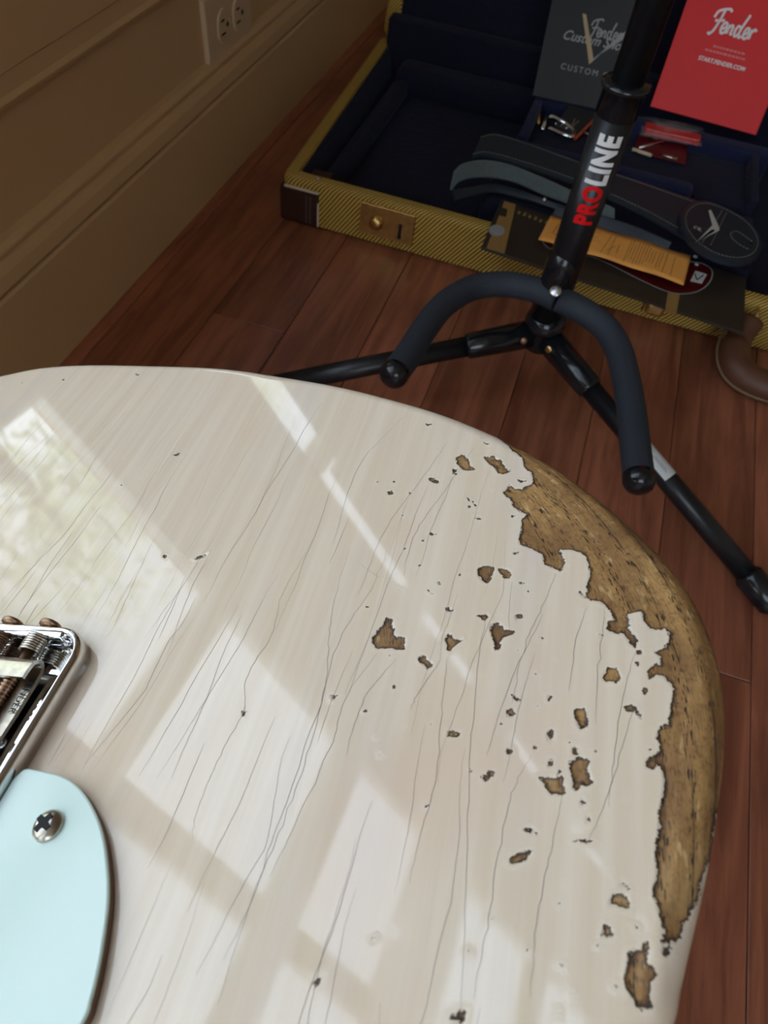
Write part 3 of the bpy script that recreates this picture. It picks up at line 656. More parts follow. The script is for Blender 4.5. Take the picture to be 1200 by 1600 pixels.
for k in range(6):
    xc = -.0113 - .0106 * k; yo = [-.0008, -.0018, .0, -.002, 0, .001][k]
    path = [(-.0068 + yo, .0062), (-.0050 + yo, .0062), (-.0034 + yo, .0060), (-.0024 + yo, .0054), (-.0019 + yo, .0045), (-.0021 + yo, .0036), (-.0030 + yo, .0029), (-.0045 + yo, .0026), (-.012 + yo, .0024), (-.0225 + yo, .0026), (-.0245 + yo, .0030), (-.0255 + yo, .0026)]
    path = [(v.x, v.y) for v in spline([(p, q, 0) for p, q in path], 3)]
    bm = bmesh.new(); hw = .0050; th_ = .0009; A1 = []
    for i, (py_, pz_) in enumerate(path):
        p0 = path[max(i - 1, 0)]; p1 = path[min(i + 1, len(path) - 1)]; ty, tz = p1[0] - p0[0], p1[1] - p0[1]; l = math.hypot(ty, tz); ny, nz = -tz / l, ty / l
        A1.append([bm.verts.new((xc + sx * hw, py_ + ny * o_2, pz_ + nz * o_2)) for sx, o_2 in ((-1, -th_ / 2), (1, -th_ / 2), (1, th_ / 2), (-1, th_ / 2))])
    for a_, b_ in zip(A1, A1[1:]):
        for q in range(4): bm.faces.new((a_[q], a_[(q + 1) % 4], b_[(q + 1) % 4], b_[q]))
    bm.faces.new(A1[0]); bm.faces.new(A1[-1][::-1]); sd = obj('saddle', bm, M_nickel, guitar)
    bm = bmesh.new(); n = 70; R_ = .0021
    tube(bm, [(xc + R_ * math.cos(i * .62), .0034 - (.0040) * i / n - 0 * yo, .0042 + R_ * math.sin(i * .62)) for i in range(n)], .00030, 8); obj('spring', bm, M_rust if k else M_nickel, sd, True)
    bm = bmesh.new(); tube(bm, [(xc, .0040, .0042), (xc, -.022, .0042)], .0011, 14)
    for q in range(22): tube(bm, [(xc, -.0035 - q * .0008, .0042), (xc, -.0038 - q * .0008, .0042), (xc, -.0041 - q * .0008, .0042)], [.0011, .00145, .0011], 14, caps=False)
    disc(bm, (xc, .0069, .0032), (0, 1, 0), .0025, .0012, 20); obj('adjusting_screw', bm, M_rust, sd, True)
    for sx in (-.0033, .0033):
        bm = bmesh.new(); tube(bm, [(xc + sx, -.019, .0012), (xc + sx, -.019, .0056)], .0011, 12); obj('height_screw', bm, M_steel, sd, True)
    # stamped lettering
    tb = text_bm('FENDER', .0021, bold=.00002, spacing=1.05)
    x0, x1, y0, y1 = bounds(tb); Mt = frame((xc + .0048, -.0052 + yo - 0, .00318), (0, -1, 0), (1, 0, 0)) @ Matrix.Translation((0, -y1, 0))
    # letters read toward the neck
    bm = bmesh.new(); add(bm, tb, Mt); obj('stamped_letters', bm, M_dark, sd)
# strings, neck, control plate (mostly outside the frame)
for k in range(6):
    xc = -.0113 - .0106 * k; xn = -.043 + (.0175 - .007 * k)
    bm = bmesh.new(); tube(bm, [(xc, -.0155, .0015), (xc, -.0245, .0042), (xc, -.027, .0046), (xn, -.664, .009)], [.0006 - .00007 * k] * 4, 8); obj('string', bm, M_steel, guitar, True)
bm = bmesh.new(); pl = [(-.071, -.232), (-.015, -.232), (-.0215, -.664), (-.0645, -.664)]
prism(bm, pl, -.014, .004, bev=.001); obj('neck', bm, M_maple, guitar)
bm = bmesh.new(); box(bm, -.062, -.024, -.222, -.206, .002, .012, .004, 3); obj('neck_pickup', bm, M_chrome, guitar)
bm = bmesh.new(); prism(bm, rrect(-.137, -.105, -.132, .02, .0158), .0, .0015, bev=.0004); cp = obj('control_plate', bm, M_chrome, guitar)
for yy in (-.01, -.075):
    bm = bmesh.new(); tube(bm, [(-.121, yy, .0015), (-.121, yy, .016), (-.121, yy, .0185), (-.121, yy, .0188)], [.0095, .0095, .0085, .001], 28); obj('knob', bm, M_chrome, cp, True)

# ------------------------------------------------------------------ guitar stand
hub = at(848, 515, .09); hx, hy = float(hub[0]), float(hub[1])
st = thing('guitar_stand', 'black tubular tripod guitar stand with a foam-covered yoke, standing on the wood floor', 'stand', (hx, hy, 0))
def lo(p): return (p[0] - hx, p[1] - hy, p[2])
def tobj(name, pts, rads, mat, parent, seg=28, caps=True):
    bm = bmesh.new(); tube(bm, [lo(p) for p in pts], rads, seg, caps); return obj(name, bm, mat, parent, True)
RP = .0140
pole = tobj('pole', [(hx, hy, .100), (hx, hy, .279)], RP, M_black_metal, st, 40)
tobj('lower_bracket', [(hx - .002, hy - .003, .108), (hx - .002, hy - .003, .160), (hx - .002, hy - .002, .166), (hx - .002, hy + .001, .171), (hx - .002, hy + .004, .173)], [.0138, .0138, .0130, .0100, .004], M_black_plastic, st, 36)
tobj('height_collar', [(hx, hy, .2775), (hx, hy, .279), (hx, hy, .2945), (hx, hy, .295), (hx, hy, .2965), (hx, hy, .2985), (hx, hy, .300)], [.0140, .0148, .0142, .0158, .0168, .0168, .0150], M_black_plastic, st, 40)
tobj('upper_pole', [(hx, hy, .280), (hx, hy, .78)], .0112, M_black_metal, st, 36)
# neck rest on top (outside the frame)
tobj('neck_rest', spline([(hx - .035, hy - .06, .79), (hx - .03, hy - .02, .785), (hx, hy, .78), (hx + .03, hy - .02, .785), (hx + .035, hy - .06, .79)], 6), .008, M_foam, st, 16)
tobj('hub', [(hx, hy, .070), (hx, hy, .073), (hx, hy, .086), (hx, hy, .094), (hx, hy, .096), (hx, hy, .1), (hx, hy, .112)], [.010, .014, .016, .0155, .0185, .0185, .0150], M_black_plastic, st, 32)
foot1 = at(1212, 950, .008); c0 = np.array([hx, hy, .088])
legdir = {}
def leg(foot, label=None, sticker=False):
    d = np.array(foot) - c0; Ln = np.linalg.norm(d); d = d / Ln; s0 = c0 + d * .010
    bm = bmesh.new(); tube(bm, [lo(s0), lo(c0 + d * .066), lo(c0 + d * .069), lo(c0 + d * .0695)], [.0128, .0118, .0112, .0100], 24)
    l = obj('leg_bracket', bm, M_black_plastic, st, True)
    lg = tobj('leg', [c0 + d * .06, c0 + d * (Ln - .03)], .0093, M_black_metal, st, 28)
    tobj('rubber_foot', [c0 + d * (Ln - .036), c0 + d * (Ln - .033), c0 + d * (Ln - .004), c0 + d * Ln], [.0100, .0122, .0122, .009], M_black_plastic, lg, 24)
    # rivet on the camera side of the bracket
    side = np.cross(d, [0, 0, 1]); side /= np.linalg.norm(side); side = side if side[1] < 0 else -side
    upv = np.cross(side, d); upv = upv if upv[2] > 0 else -upv
    nrm = side * .93 + upv * .30; nrm /= np.linalg.norm(nrm)
    p = c0 + d * .019 + nrm * .0118
    bm = bmesh.new(); disc(bm, lo(p), nrm, .0032, .0018, 20); obj('rivet', bm, M_rust if label else M_brass, l, True)
    if sticker:
        t0, t1 = .128, .172
        bm = bmesh.new(); n = 10; prv = None
        for k in range(n + 1):
            a = (-.9 + 1.9 * k / n); v = (upv * math.cos(a) + side * math.sin(a)) * .00945
            pr = [bm.verts.new(lo(c0 + d * t + v)) for t in (t0, t1)]
            if prv: bm.faces.new((prv[0], pr[0], pr[1], prv[1]))
            prv = pr
        o = obj('paper_label', bm, M_label, lg, True); o['label'] = 'white paper label'
        bm = bmesh.new()
        for (ta, tb_, aa) in ((.135, .138, .2), (.148, .167, .38), (.150, .165, .22)):
            v = (upv * math.cos(aa) + side * math.sin(aa)) * .0096; v2 = (upv * math.cos(aa + .08) + side * math.sin(aa + .08)) * .0096
            bm.faces.new([bm.verts.new(lo(q)) for q in (c0 + d * ta + v, c0 + d * tb_ + v, c0 + d * tb_ + v2, c0 + d * ta + v2)])
        obj('label_print', bm, M_greyink, o)
    return d
leg(foot1, sticker=True)
# left leg runs to the left, under the guitar's rim
m2 = at(480, 591, .05); d2 = None
best = None
r1 = np.hypot(*(foot1[:2] - c0[:2]))
for a in np.linspace(PI, 1.6 * PI, 800):
    f2 = np.array([hx + r1 * math.cos(a), hy + r1 * math.sin(a), .008]); 
    for s in (.6,.7,.8,.9):
        q = c0 + (f2 - c0) * s; cc = R.T @ (q - CAM); u, v = 600 + F * cc[0] / cc[2], 800 + F * cc[1] / cc[2]
        ex_y = 520 + (591 - 520) * (838 - u) / (838 - 480); e_ = abs(v - ex_y)
        if best is None or e_ < best[0]: best = (e_, f2)
leg(tuple(best[1]), label=True)
leg((hx + .012, hy + .155, .008))
# yoke
def yk(px, py, h): return at(px, py, .5 - h)
yl = [(hx - .002, hy - .020, .135), tuple(yk(835, 452, .368)), tuple(yk(785, 444, .372)), tuple(yk(735, 451, .374)), tuple(yk(692, 478, .374)), tuple(yk(662, 516, .373)), tuple(yk(637, 556, .371)), tuple(yk(617, 583, .370))]
yr = [(hx + .002, hy - .020, .135), tuple(yk(905, 483, .368)), tuple(yk(942, 508, .371)), tuple(yk(965, 543, .373)), tuple(yk(978, 590, .373)), tuple(yk(987, 645, .372)), tuple(yk(993, 700, .370)), tuple(yk(998, 748, .368))]
yl[0] = tuple(yk(871, 466, .366)); yr[0] = tuple(yk(873, 467, .366))
for q in (yl, yr):
    s_ = spline(q, 7); tobj('yoke_foam', s_, [.0108] * len(s_), M_foam, st, 26)
    e = Vector(q[-1]); dd = (Vector(q[-1]) - Vector(q[-2])).normalized()
    tobj('end_cap', [e - dd * .002, e + dd * .003, e + dd * .007, e + dd * .0095, e + dd * .0105], [.0112, .0112, .0095, .006, .001], M_black_plastic, st, 26)
tobj('yoke_clamp', [(hx, hy + .012, .134), (hx, hy - .016, .134)], .0075, M_black_plastic, st, 16)
bm = bmesh.new(); disc(bm, lo(yk(868, 456, .352)), (-.2, -.6, .9), .005, .003, 20); obj('clamp_bolt', bm, M_steel, st, True)
# lettering on the pole
def on_pole(tb, z0, z1, w_, phi0, mat, parent, name):
    """tb flat text: x -> up the pole, y -> around it"""
    x0, x1, y0, y1 = bounds(tb)
    for k in range(1, 14): bmesh.ops.bisect_plane(tb, geom=list(tb.verts) + list(tb.edges) + list(tb.faces), plane_co=(0, y0 + (y1 - y0) * k / 14, 0), plane_no=(0, 1, 0))
    for v in tb.verts:
        u = (v.co.x - x0) / (x1 - x0); t = (v.co.y - (y0 + y1) / 2) / (y1 - y0) * w_
        ph = phi0 - t / RP; v.co = Vector(((RP + .0004) * math.sin(ph), -(RP + .0004) * math.cos(ph), z0 + (z1 - z0) * u))
    return obj(name, tb, mat, parent)
on_pole(text_bm('PRO', .02, bold=.0010, res=6, spacing=1.12), .2030, .2335, .0150, .16, M_redink, pole, 'red_letters')['label'] = 'red letters PRO'
on_pole(text_bm('LINE', .02, bold=.0010, res=6, spacing=1.12), .2345, .2700, .0165, .12, M_whiteink, pole, 'white_letters')['label'] = 'white letters LINE'

# ------------------------------------------------------------------ guitar case
CX0, CX1, CY0, CY1, CH = -.3235, .742, .7285, 1.150, .0575
case = thing('guitar_case', 'open yellow tweed guitar case lined with navy plush, lying on the floor by the wall', 'case', (CX0, CY0, 0))
def cl(p): return Vector((p[0] - CX0, p[1] - CY0, p[2]))
W = CX1 - CX0; D = CY1 - CY0
bm = bmesh.new()
tray(bm, 0, W, 0, D, .010, [(.001, .002), (0, .004), (0, CH - .005), (.0015, CH - .0015), (.004, CH), (.014, CH), (.016, CH - .001), (.0165, CH - .003), (.0165, .012)], 5)
obj('bottom_shell', bm, M_tweed, case)
bm = bmesh.new(); tray(bm, .0166, W - .0166, .0166, D - .0166, .010, [(0, .010), (0, CH - .004), (.003, CH - .0035), (.006, CH - .008), (.010, .018), (.016, .0135)], 5)
obj('plush_lining', bm, M_plush, case)
# lid, standing open behind
lid_t = math.radians(18)
ML = Matrix.Translation((0, D + .003, .058)) @ Matrix.Rotation(-lid_t, 4, 'X') @ Matrix(((1, 0, 0, 0), (0, 0, -1, 0), (0, 1, 0, 0), (0, 0, 0, 1)))
bm = bmesh.new(); b = bmesh.new()
tray(b, 0, W, 0, .42, .010, [(.001, -.046), (0, -.044), (0, -.005), (.0015, -.0015), (.005, 0), (.020, 0), (.022, -.001), (.0225, -.003), (.0225, -.036)], 5); add(bm, b, ML); obj('lid_shell', bm, M_tweed, case)
bm = bmesh.new(); b = bmesh.new(); tray(b, .0226, W - .0226, .0226, .3974, .012, [(0, -.037), (0, -.004), (.003, -.004), (.008, -.010), (.03, -.016), (.06, -.014), (.10, -.020)], 5); add(bm, b, ML); obj('lid_lining', bm, M_plush, case, True)
for o_q in list(case.children):
    for v in o_q.data.vertices:
        if v.co.x < .1: v.co.x -= .045 * min(v.co.y, D)
for xx in (.10, .55, .95): bm = bmesh.new(); tube(bm, [(xx - .02, D + .002, .056), (xx + .02, D + .002, .056)], .003, 10); obj('hinge', bm, M_brass, case, True)
bm = bmesh.new(); box(bm, -.004, W - .018, D - .0235, D + .002, .046, .092, .004, 3); obj('hinge_cover', bm, M_plush, case, True)
# padded ridges in the body bay
def pad(name, x0, x1, y0, y1, z0, z1, mat=M_plush, bev=.012, kind=None):
    bm = bmesh.new(); box(bm, x0 - CX0, x1 - CX0, y0 - CY0, y1 - CY0, z0, z1, bev=bev, seg=4); return obj(name, bm, mat, case, True)
pad('padding', -.297, -.08, 1.075, 1.124, .012, .050)
pad('padding', -.297, -.272, .76, 1.08, .012, .038)
# accessory compartment
pad('compartment_wall', -.088, -.076, .93, 1.045, .012, .068, M_plush2, .003)
pad('compartment_wall', -.083, .137, .900, .924, .012, .069, M_plush2, .007)
pad('compartment_wall', -.088, .232, 1.040, 1.066, .012, .069, M_plush2, .006)
pad('compartment_wall', .205, .216, .925, 1.04, .012, .066, M_plush, .003)
pad('compartment_floor', -.077, .206, .923, 1.041, .012, .052, M_plush, .003)
pad('padding', -.10, .216, .79, .902, .012, .056, M_plush, .006)
# latches: brass plate, dome, hasp
def latch(xc, w_=.033):
    l = None
    bm = bmesh.new(); box(bm, xc - w_, xc + w_, -.0022, .0005, .012, .050, bev=.0008, seg=1); box(bm, xc - w_, xc + w_, -.0030, .003, .049, .0505, bev=.0004, seg=1)
    l = obj('latch', bm, M_brass, case)
    bm = bmesh.new(); disc(bm, (xc - .012, -.0022, .030), (0, -1, 0), .0085, .003, 24, dome=.004); obj('latch_button', bm, M_brass, l, True)
    bm = bmesh.new(); box(bm, xc + .015, xc + .0185, -.0034, -.0020, .020, .036, .0004, 1); disc(bm, (xc + .0168, -.0022, .0195), (0, -1, 0), .0024, .0016, 12); obj('keyhole', bm, M_dark, l)
latch(-.193 - CX0)
def hasp(xc):
    bm = bmesh.new(); box(bm, xc - .012, xc + .012, -.004, .0, .010, .046, .0008, 1); box(bm, xc - .010, xc + .010, -.012, -.004, .014, .030, .003, 2); obj('latch', bm, M_brass, case)
hasp(.1222 - CX0 + .003); latch(.62 - CX0)
# leather corner, brass edge
bm = bmesh.new(); box(bm, -.0022, .046, -.0024, .05, -.0 + .002, .045, .002); obj('corner_patch', bm, M_leather_dk, case)['label'] = 'dark brown leather corner'
bm = bmesh.new(); box(bm, .004, .047, -.0034, -.0012, .0445, .0475, .0006, 1); box(bm, .045, .0475, -.0034, -.0012, .004, .034, .0006, 1); obj('corner_edge', bm, M_cream, case)
for k in range(6):
    pass
bm = bmesh.new()
for xx in (.031, .036):
    for k in range(9): box(bm, xx, xx + .0008, -.0030, -.0022, .006 + k * .0038, .0084 + k * .0038)
obj('stitching', bm, M_thread, case, kind='stuff')
bm = bmesh.new(); disc(bm, (.042, .010, CH), (0, 0, 1), .003, .0015, 12); obj('corner_nail', bm, M_nickel, case, True)
# handle: D-shaped leather grip folded down in front
hd0 = .2185
bm = bmesh.new()
hz = lambda x, y, z: Vector((x - CX0, y - CY0, z))
path = [hz(hd0 + .004, .718, .040), hz(hd0 - .003, .700, .028), hz(hd0 - .005, .682, .020), hz(hd0 + .002, .664, .015), hz(hd0 + .020, .655, .013), hz(hd0 + .05, .653, .013), hz(hd0 + .09, .654, .013), hz(hd0 + .118, .664, .015), hz(hd0 + .126, .682, .020), hz(hd0 + .122, .700, .028), hz(hd0 + .116, .718, .040)]
S = spline(path, 6); tube(bm, S, [.0165 if 8 < i < len(S) - 9 else .0135 for i in range(len(S))], 20); hn = obj('handle', bm, M_leather, case, True)
hn.data.transform(Matrix.Translation((0, 0, 0)))
ctrH = Vector((hd0 + .06 - CX0, .71 - CY0, 0)); bm = bmesh.new(); ed = []
for i, v in enumerate(S):
    t = (S[min(i + 1, len(S) - 1)] - S[max(i - 1, 0)]).normalized(); o2 = t.cross(Vector((0, -.35, .94)).normalized()).normalized(); ed.append(v + o2 * .0168 if (v + o2 - ctrH).length > (v - o2 - ctrH).length else v - o2 * .0168)
tube(bm, ed, .0016, 8); obj('handle_piping', bm, M_leather_edge, hn, True)
for xx in (hd0 + .006, hd0 + .114):
    bm = bmesh.new(); tube(bm, [hz(xx, .729, .050), hz(xx, .722, .050), hz(xx, .716, .046), hz(xx, .715, .038), hz(xx, .722, .034), hz(xx, .729, .034)], .0018, 10); obj('handle_loop', bm, M_brass, hn, True)

# ------------------------------------------------------------------ things in the case
def quad_card(name, P, th, mat, label, cat):
    """flat card through four world points (tl, tr, br, bl), thickness downward; returns object + local frame (x right, y up)"""
    P = [Vector(tuple(map(float, p))) for p in P]; bl, br, tl = P[3], P[2], P[0]
    M_ = frame(bl, br - bl, tl - bl); Mi = M_.inverted(); bm = bmesh.new()
    pl = [(Mi @ p).to_2d() for p in (P[3], P[2], P[1], P[0])]
    prism(bm, [(p.x, p.y) for p in pl], -th, 0, bev=min(.0003, th * .3), seg=1)
    o = obj(name, bm, mat, None); o.matrix_world = M_; o.matrix_basis = M_; tag(o, label, cat); return o, M_
def print_on(parent, bm, name, mat, lift=.00025):
    o = obj(name, bm, mat, parent); o.location.z = lift; return o
def tx(s, size, cx_, cy_, wd=None, **k):
    b = text_bm(s, size, **k); x0, x1, y0, y1 = bounds(b); s_ = (wd / (x1 - x0)) if wd else 1
    bmesh.ops.transform(b, matrix=Matrix.Translation((cx_, cy_, 0)) @ Matrix.Diagonal((s_, 1 if not wd else s_, 1, 1)) @ Matrix.Translation((-(x0 + x1) / 2, -(y0 + y1) / 2, 0)), verts=b.verts); return b
script = [[(0.02, .60), (.10, .82), (.30, .93), (.52, .98), (.60, .90)], [(.33, .90), (.28, .55), (.18, .18), (.06, .02), (.0, .08)], [(.10, .50), (.30, .54), (.46, .58)],
          [(.46, .28), (.60, .36), (.60, .50), (.50, .50), (.44, .30), (.50, .14), (.62, .20), (.70, .40)], [(.72, .48), (.70, .16)], [(.71, .34), (.82, .48), (.88, .40), (.86, .20), (.94, .18)],
          [(1.20, .46), (1.06, .50), (1.0, .30), (1.06, .14), (1.18, .26)], [(1.34, .95), (1.24, .60), (1.18, .30), (1.22, .14), (1.32, .20)], [(1.36, .28), (1.50, .36), (1.50, .50), (1.40, .48), (1.36, .28), (1.42, .14), (1.54, .20), (1.60, .36)], [(1.62, .50), (1.62, .16)], [(1.62, .38), (1.72, .52), (1.80, .46)]]
def logo(cx_, cy_, wd, lw):
    s = wd / 1.8; b = bmesh.new(); ribbon_strokes(b, [[(x * s + cx_ - wd / 2, y * s + cy_ - .5 * s) for x, y in st_] for st_ in script], lw, Matrix(), 0); return b

# booklets leaning against the compartment's back wall
def booklet(bl_px, br_px, z, lean, h, th, mat, name, label, roll=0.0, cat='booklet', wfix=None):
    bl = Vector(tuple(map(float, at(*bl_px, z)))); br = Vector(tuple(map(float, at(*br_px, z)))); xd = (br - bl)
    if wfix: br = bl + xd.normalized() * wfix
    up = Vector((roll, math.cos(lean), math.sin(lean))).normalized() * h
    return quad_card(name, (bl + up, br + up, br, bl), th, mat, label, cat)
bk, MB = booklet((832, 149), (975, 180), .0715, math.radians(58), .19, .003, M_blackcard, 'care_booklet', 'black booklet with a foil V emblem, standing in the case left of the red one', roll=-.09, wfix=.128)
W_ = .128
lg = logo(.072, .088, .042, .0020); print_on(bk, lg, 'script_print', M_greyink)
b = tx('Custom Shop', .013, .062, .0735, wd=.084, shear=.35, bold=.0002); print_on(bk, b, 'shop_print', M_greyink)
bm = bmesh.new(); prism(bm, [(.036, .101), (.041, .101), (.066, .054), (.062, .048)], 0, .0002); print_on(bk, bm, 'emblem', M_goldink)
bm = bmesh.new(); prism(bm, [(.062, .048), (.066, .056), (.106, .092), (.098, .095)], 0, .0002); print_on(bk, bm, 'emblem', M_greyink)
b = tx('CUSTOM CARE', .008, .070, .040, wd=.086, spacing=1.35); print_on(bk, b, 'title_print', M_greyink)
rb, MR = booklet((1016, 166), (1181, 211), .078, math.radians(60), .20, .003, M_red, 'red_booklet', 'bright red booklet with white script lettering, standing in the case behind the pole', roll=.0)
print_on(rb, logo(.063, .108, .056, .0028), 'script_print', M_whiteink)
b = tx('START.FENDER.COM', .007, .066, .066, wd=.060, bold=.0002); print_on(rb, b, 'web_print', M_whiteink)
bm = bmesh.new()
for k, (a0, a1, yy) in enumerate(((.048, .088, .0805), (.040, .090, .0750))):
    x = a0
    while x < a1: d = random.uniform(.002, .005); box(bm, x, x + d, yy, yy + .0022, 0, .0001); x += d + .0012
print_on(rb, bm, 'small_print', M_pinkink)

# brown folder over the front rim
zf = .0625
fo, MF = quad_card('brown_folder', [at(783, 312, zf), at(1166, 434, zf), at(1162, 520, zf), at(752, 386, zf)], .0028, M_folder, 'dark brown folder with a kraft edge band lying across the case front rim', 'folder')
Mi = MF.inverted()
def fl(px, py, z=zf): v = Mi @ Vector(tuple(map(float, at(px, py, z)))); return (v.x, v.y)
bm = bmesh.new(); prism(bm, [fl(760, 388), fl(788, 397), fl(806, 320), fl(788, 315)], 0, .0003); print_on(fo, bm, 'kraft_band', M_kraft)
bm = bmesh.new(); c_ = fl(776, 361); prism(bm, [(c_[0] + .0085 * math.cos(a), c_[1] + .011 * math.sin(a)) for a in [2 * PI * k / 24 for k in range(24)]], .0003, .0008); prism(bm, [(c_[0] + .005 * math.cos(a), c_[1] + .006 * math.sin(a)) for a in [2 * PI * k / 24 for k in range(24)]], .0008, .0014); print_on(fo, bm, 'oval_badge', M_greyink)
bm = bmesh.new(); prism(bm, [fl(775, 335), fl(790, 340), fl(793, 328), fl(779, 323)], .0003, .0005); print_on(fo, bm, 'band_square', M_folder)
bm = bmesh.new()
for k in range(7):
    q = fl(808 + k * 8.5, 334 + k * 3.2); box(bm, q[0], q[0] + .0026, q[1], q[1] + .0075 if k % 2 else q[1] + .006, 0, .0002)
print_on(fo, bm, 'faded_print', M_kraft)
# guitar-body print with a pale outline
gp_ = [(846, 376), (870, 362), (930, 372), (1000, 392), (1060, 408), (1095, 412), (1112, 424), (1108, 442), (1090, 456), (1062, 460), (1030, 452), (980, 428), (930, 404), (880, 392), (856, 388)]
S2 = spline([(*fl(*p), 0) for p in gp_] + [(*fl(*gp_[0]), 0)], 6)
bm = bmesh.new(); prism(bm, [(v.x, v.y) for v in S2[:-1]], 0, .0003); print_on(fo, bm, 'guitar_picture', M_burst)
bm = bmesh.new(); ribbon_strokes(bm, [[(v.x, v.y) for v in S2[::3]]], .0013, Matrix(), .0005); print_on(fo, bm, 'picture_outline', M_greyink)
bm = bmesh.new(); prism(bm, [fl(1078, 440), fl(1096, 444), fl(1104, 430), fl(1086, 424)], .0004, .0008); print_on(fo, bm, 'shield_mark', M_pearl)
bm = bmesh.new(); vq = [fl(1085, 429), fl(1088, 439), fl(1099, 431)]; ribbon_strokes(bm, [vq[:2], vq[1:]], .0013, Matrix(), .0011); print_on(fo, bm, 'shield_letter', M_dark)
bm = bmesh.new(); 
for p in ((1086, 402), (1088, 414)): q = fl(*p); disc(bm, (q[0], q[1], .0003), (0, 0, 1), .0022, .001, 10)
print_on(fo, bm, 'picture_knob', M_pearl)
bm = bmesh.new(); prism(bm, [fl(1038, 488), fl(1056, 493), fl(1062, 460), fl(1044, 455)], 0, .0003); print_on(fo, bm, 'kraft_strip', M_kraft)
# orange tag, gently curled
zt = .072
ct = [at(862, 333, zt), at(1081, 397, zt), at(1070, 442, zt), at(842, 371, zt)]
og = thing('hang_tag', 'crinkled orange paper tag with dark print lying on the brown folder', 'tag', tuple(map(float, ct[3])))
T = [Vector(tuple(map(float, p))) - Vector(tuple(map(float, ct[3]))) for p in ct]
def tp(u, v, l=0.0):
    p = (T[3] * (1 - u) + T[2] * u) * (1 - v) + (T[0] * (1 - u) + T[1] * u) * v
    return p + Vector((0, 0, -.0025 + .0018 * abs(math.sin(u * 3.0)) + .0006 * math.sin(u * 17 + v * 3) + l))
bm = bmesh.new(); nu, nv_ = 40, 6; gridv = [[bm.verts.new(tp(i / nu, j / nv_)) for j in range(nv_ + 1)] for i in range(nu + 1)]
for i in range(nu):
    for j in range(nv_): bm.faces.new((gridv[i][j], gridv[i + 1][j], gridv[i + 1][j + 1], gridv[i][j + 1]))
r_ = bmesh.ops.extrude_face_region(bm, geom=list(bm.faces)); bmesh.ops.translate(bm, vec=(0, 0, -.0004), verts=[v for v in r_['geom'] if isinstance(v, bmesh.types.BMVert)])
obj('paper', bm, M_orange, og, True)
bm = bmesh.new()
def line(u0, v0, u1, v1, w_=.010):
    n = 8; pv = None
    for k in range(n + 1):
        u = u0 + (u1 - u0) * k / n; v = v0 + (v1 - v0) * k / n; du, dv = (w_ * .25, 0) if abs(u1 - u0) * .2 < abs(v1 - v0) else (0, w_ * 1.4)
        q = (bm.verts.new(tp(u - du, v - dv, .0003)), bm.verts.new(tp(u + du, v + dv, .0003)))
        if pv: bm.faces.new((pv[0], q[0], q[1], pv[1]))
        pv = q
line(.24, .72, .38, .82, .02); line(.26, .55, .36, .62, .02); line(.25, .40, .40, .52, .012)
for u in (.47, .58, .60, .62, .64, .66, .68, .70, .72, .74, .76, .79, .81, .84): line(u, random.uniform(.08, .3), u + .01, random.uniform(.75, .95), .006)
line(.42, .15, .45, .9, .006); line(.90, .1, .90, .8, .006); line(.52, .3, .52, .6, .008); line(.45, .25, .50, .55, .006)
for (a0, b0, a1, b1) in ((.07, .35, .075, .75), (.05, .62, .10, .66), (.06, .35, .09, .30), (.075, .55, .10, .45), (.10, .45, .09, .30)): line(a0, b0, a1, b1, .008)
obj('tag_print', bm, M_ink, og, kind='stuff')

# leather strap, folded
sp_ = thing('guitar_strap', 'black stitched leather strap with grey suede back, folded across the open case', 'strap', (0, .85, .07))
def sv(px, py, z): p = at(px, py, z); return Vector((float(p[0]), float(p[1]) - .85, float(p[2]) - .07))
def strip(name, top, bot, mat, th=.003, parent=sp_):
    A_1 = spline([sv(*p) for p in top], 5); B_1 = spline([sv(*p) for p in bot], 5); bm = bmesh.new(); sheet(bm, A_1, B_1, th); return obj(name, bm, mat, parent), A_1, B_1
def stitch(A1, B1, f_, name='stitching', parent=None, lift=.0016):
    bm = bmesh.new(); pts = [a * (1 - f_) + b * f_ for a, b in zip(A1, B1)]; tot = [0]
    for a, b in zip(pts, pts[1:]): tot.append(tot[-1] + (b - a).length)
    s = 0
    while s < tot[-1] - .004:
        def ev(q):
            i = max(j for j in range(len(tot)) if tot[j] <= q + 1e-9); i = min(i, len(pts) - 2); u = (q - tot[i]) / (tot[i + 1] - tot[i] + 1e-9); return pts[i].lerp(pts[i + 1], u) + Vector((0, -.0003, lift))
        tube(bm, [ev(s), ev(s + .0026)], .00045, 5); s += .0040
    return obj(name, bm, M_thread, parent, kind='stuff')
up, A1, B1 = strip('strap_band', [(752, 213, .098), (775, 209, .098), (820, 222, .098), (915, 256, .095), (1000, 283, .090), (1089, 313, .086), (1150, 335, .082)], [(737, 246, .092), (760, 243, .092), (820, 259, .092), (915, 292, .090), (1000, 331, .085), (1070, 371, .080), (1120, 398, .078)], M_strap)
stitch(A1, B1, .10, parent=up); stitch(A1, B1, .90, parent=up)
gy, A2, B2_ = strip('suede_back', [(712, 268, .088), (728, 254, .092), (760, 250, .090), (800, 258, .090), (850, 278, .088), (905, 303, .084), (960, 325, .080)], [(706, 297, .072), (720, 283, .078), (755, 276, .078), (800, 283, .078), (850, 304, .076), (905, 324, .074), (960, 345, .072)], M_suede)
gy['label'] = 'grey suede back of the strap'; stitch(A2, B2_, .12, parent=gy)
strip('strap_band', [(708, 296, .072), (735, 292, .070), (770, 287, .069), (810, 296, .069), (860, 314, .069), (930, 338, .069)], [(713, 312, .066), (740, 306, .064), (772, 300, .064), (810, 309, .064), (858, 324, .064), (925, 352, .064)], M_strap)
strip('strap_band', [(870, 322, .077), (930, 334, .077), (990, 352, .077), (1050, 378, .076)], [(862, 338, .068), (925, 353, .067), (985, 374, .067), (1040, 394, .067)], M_strap)
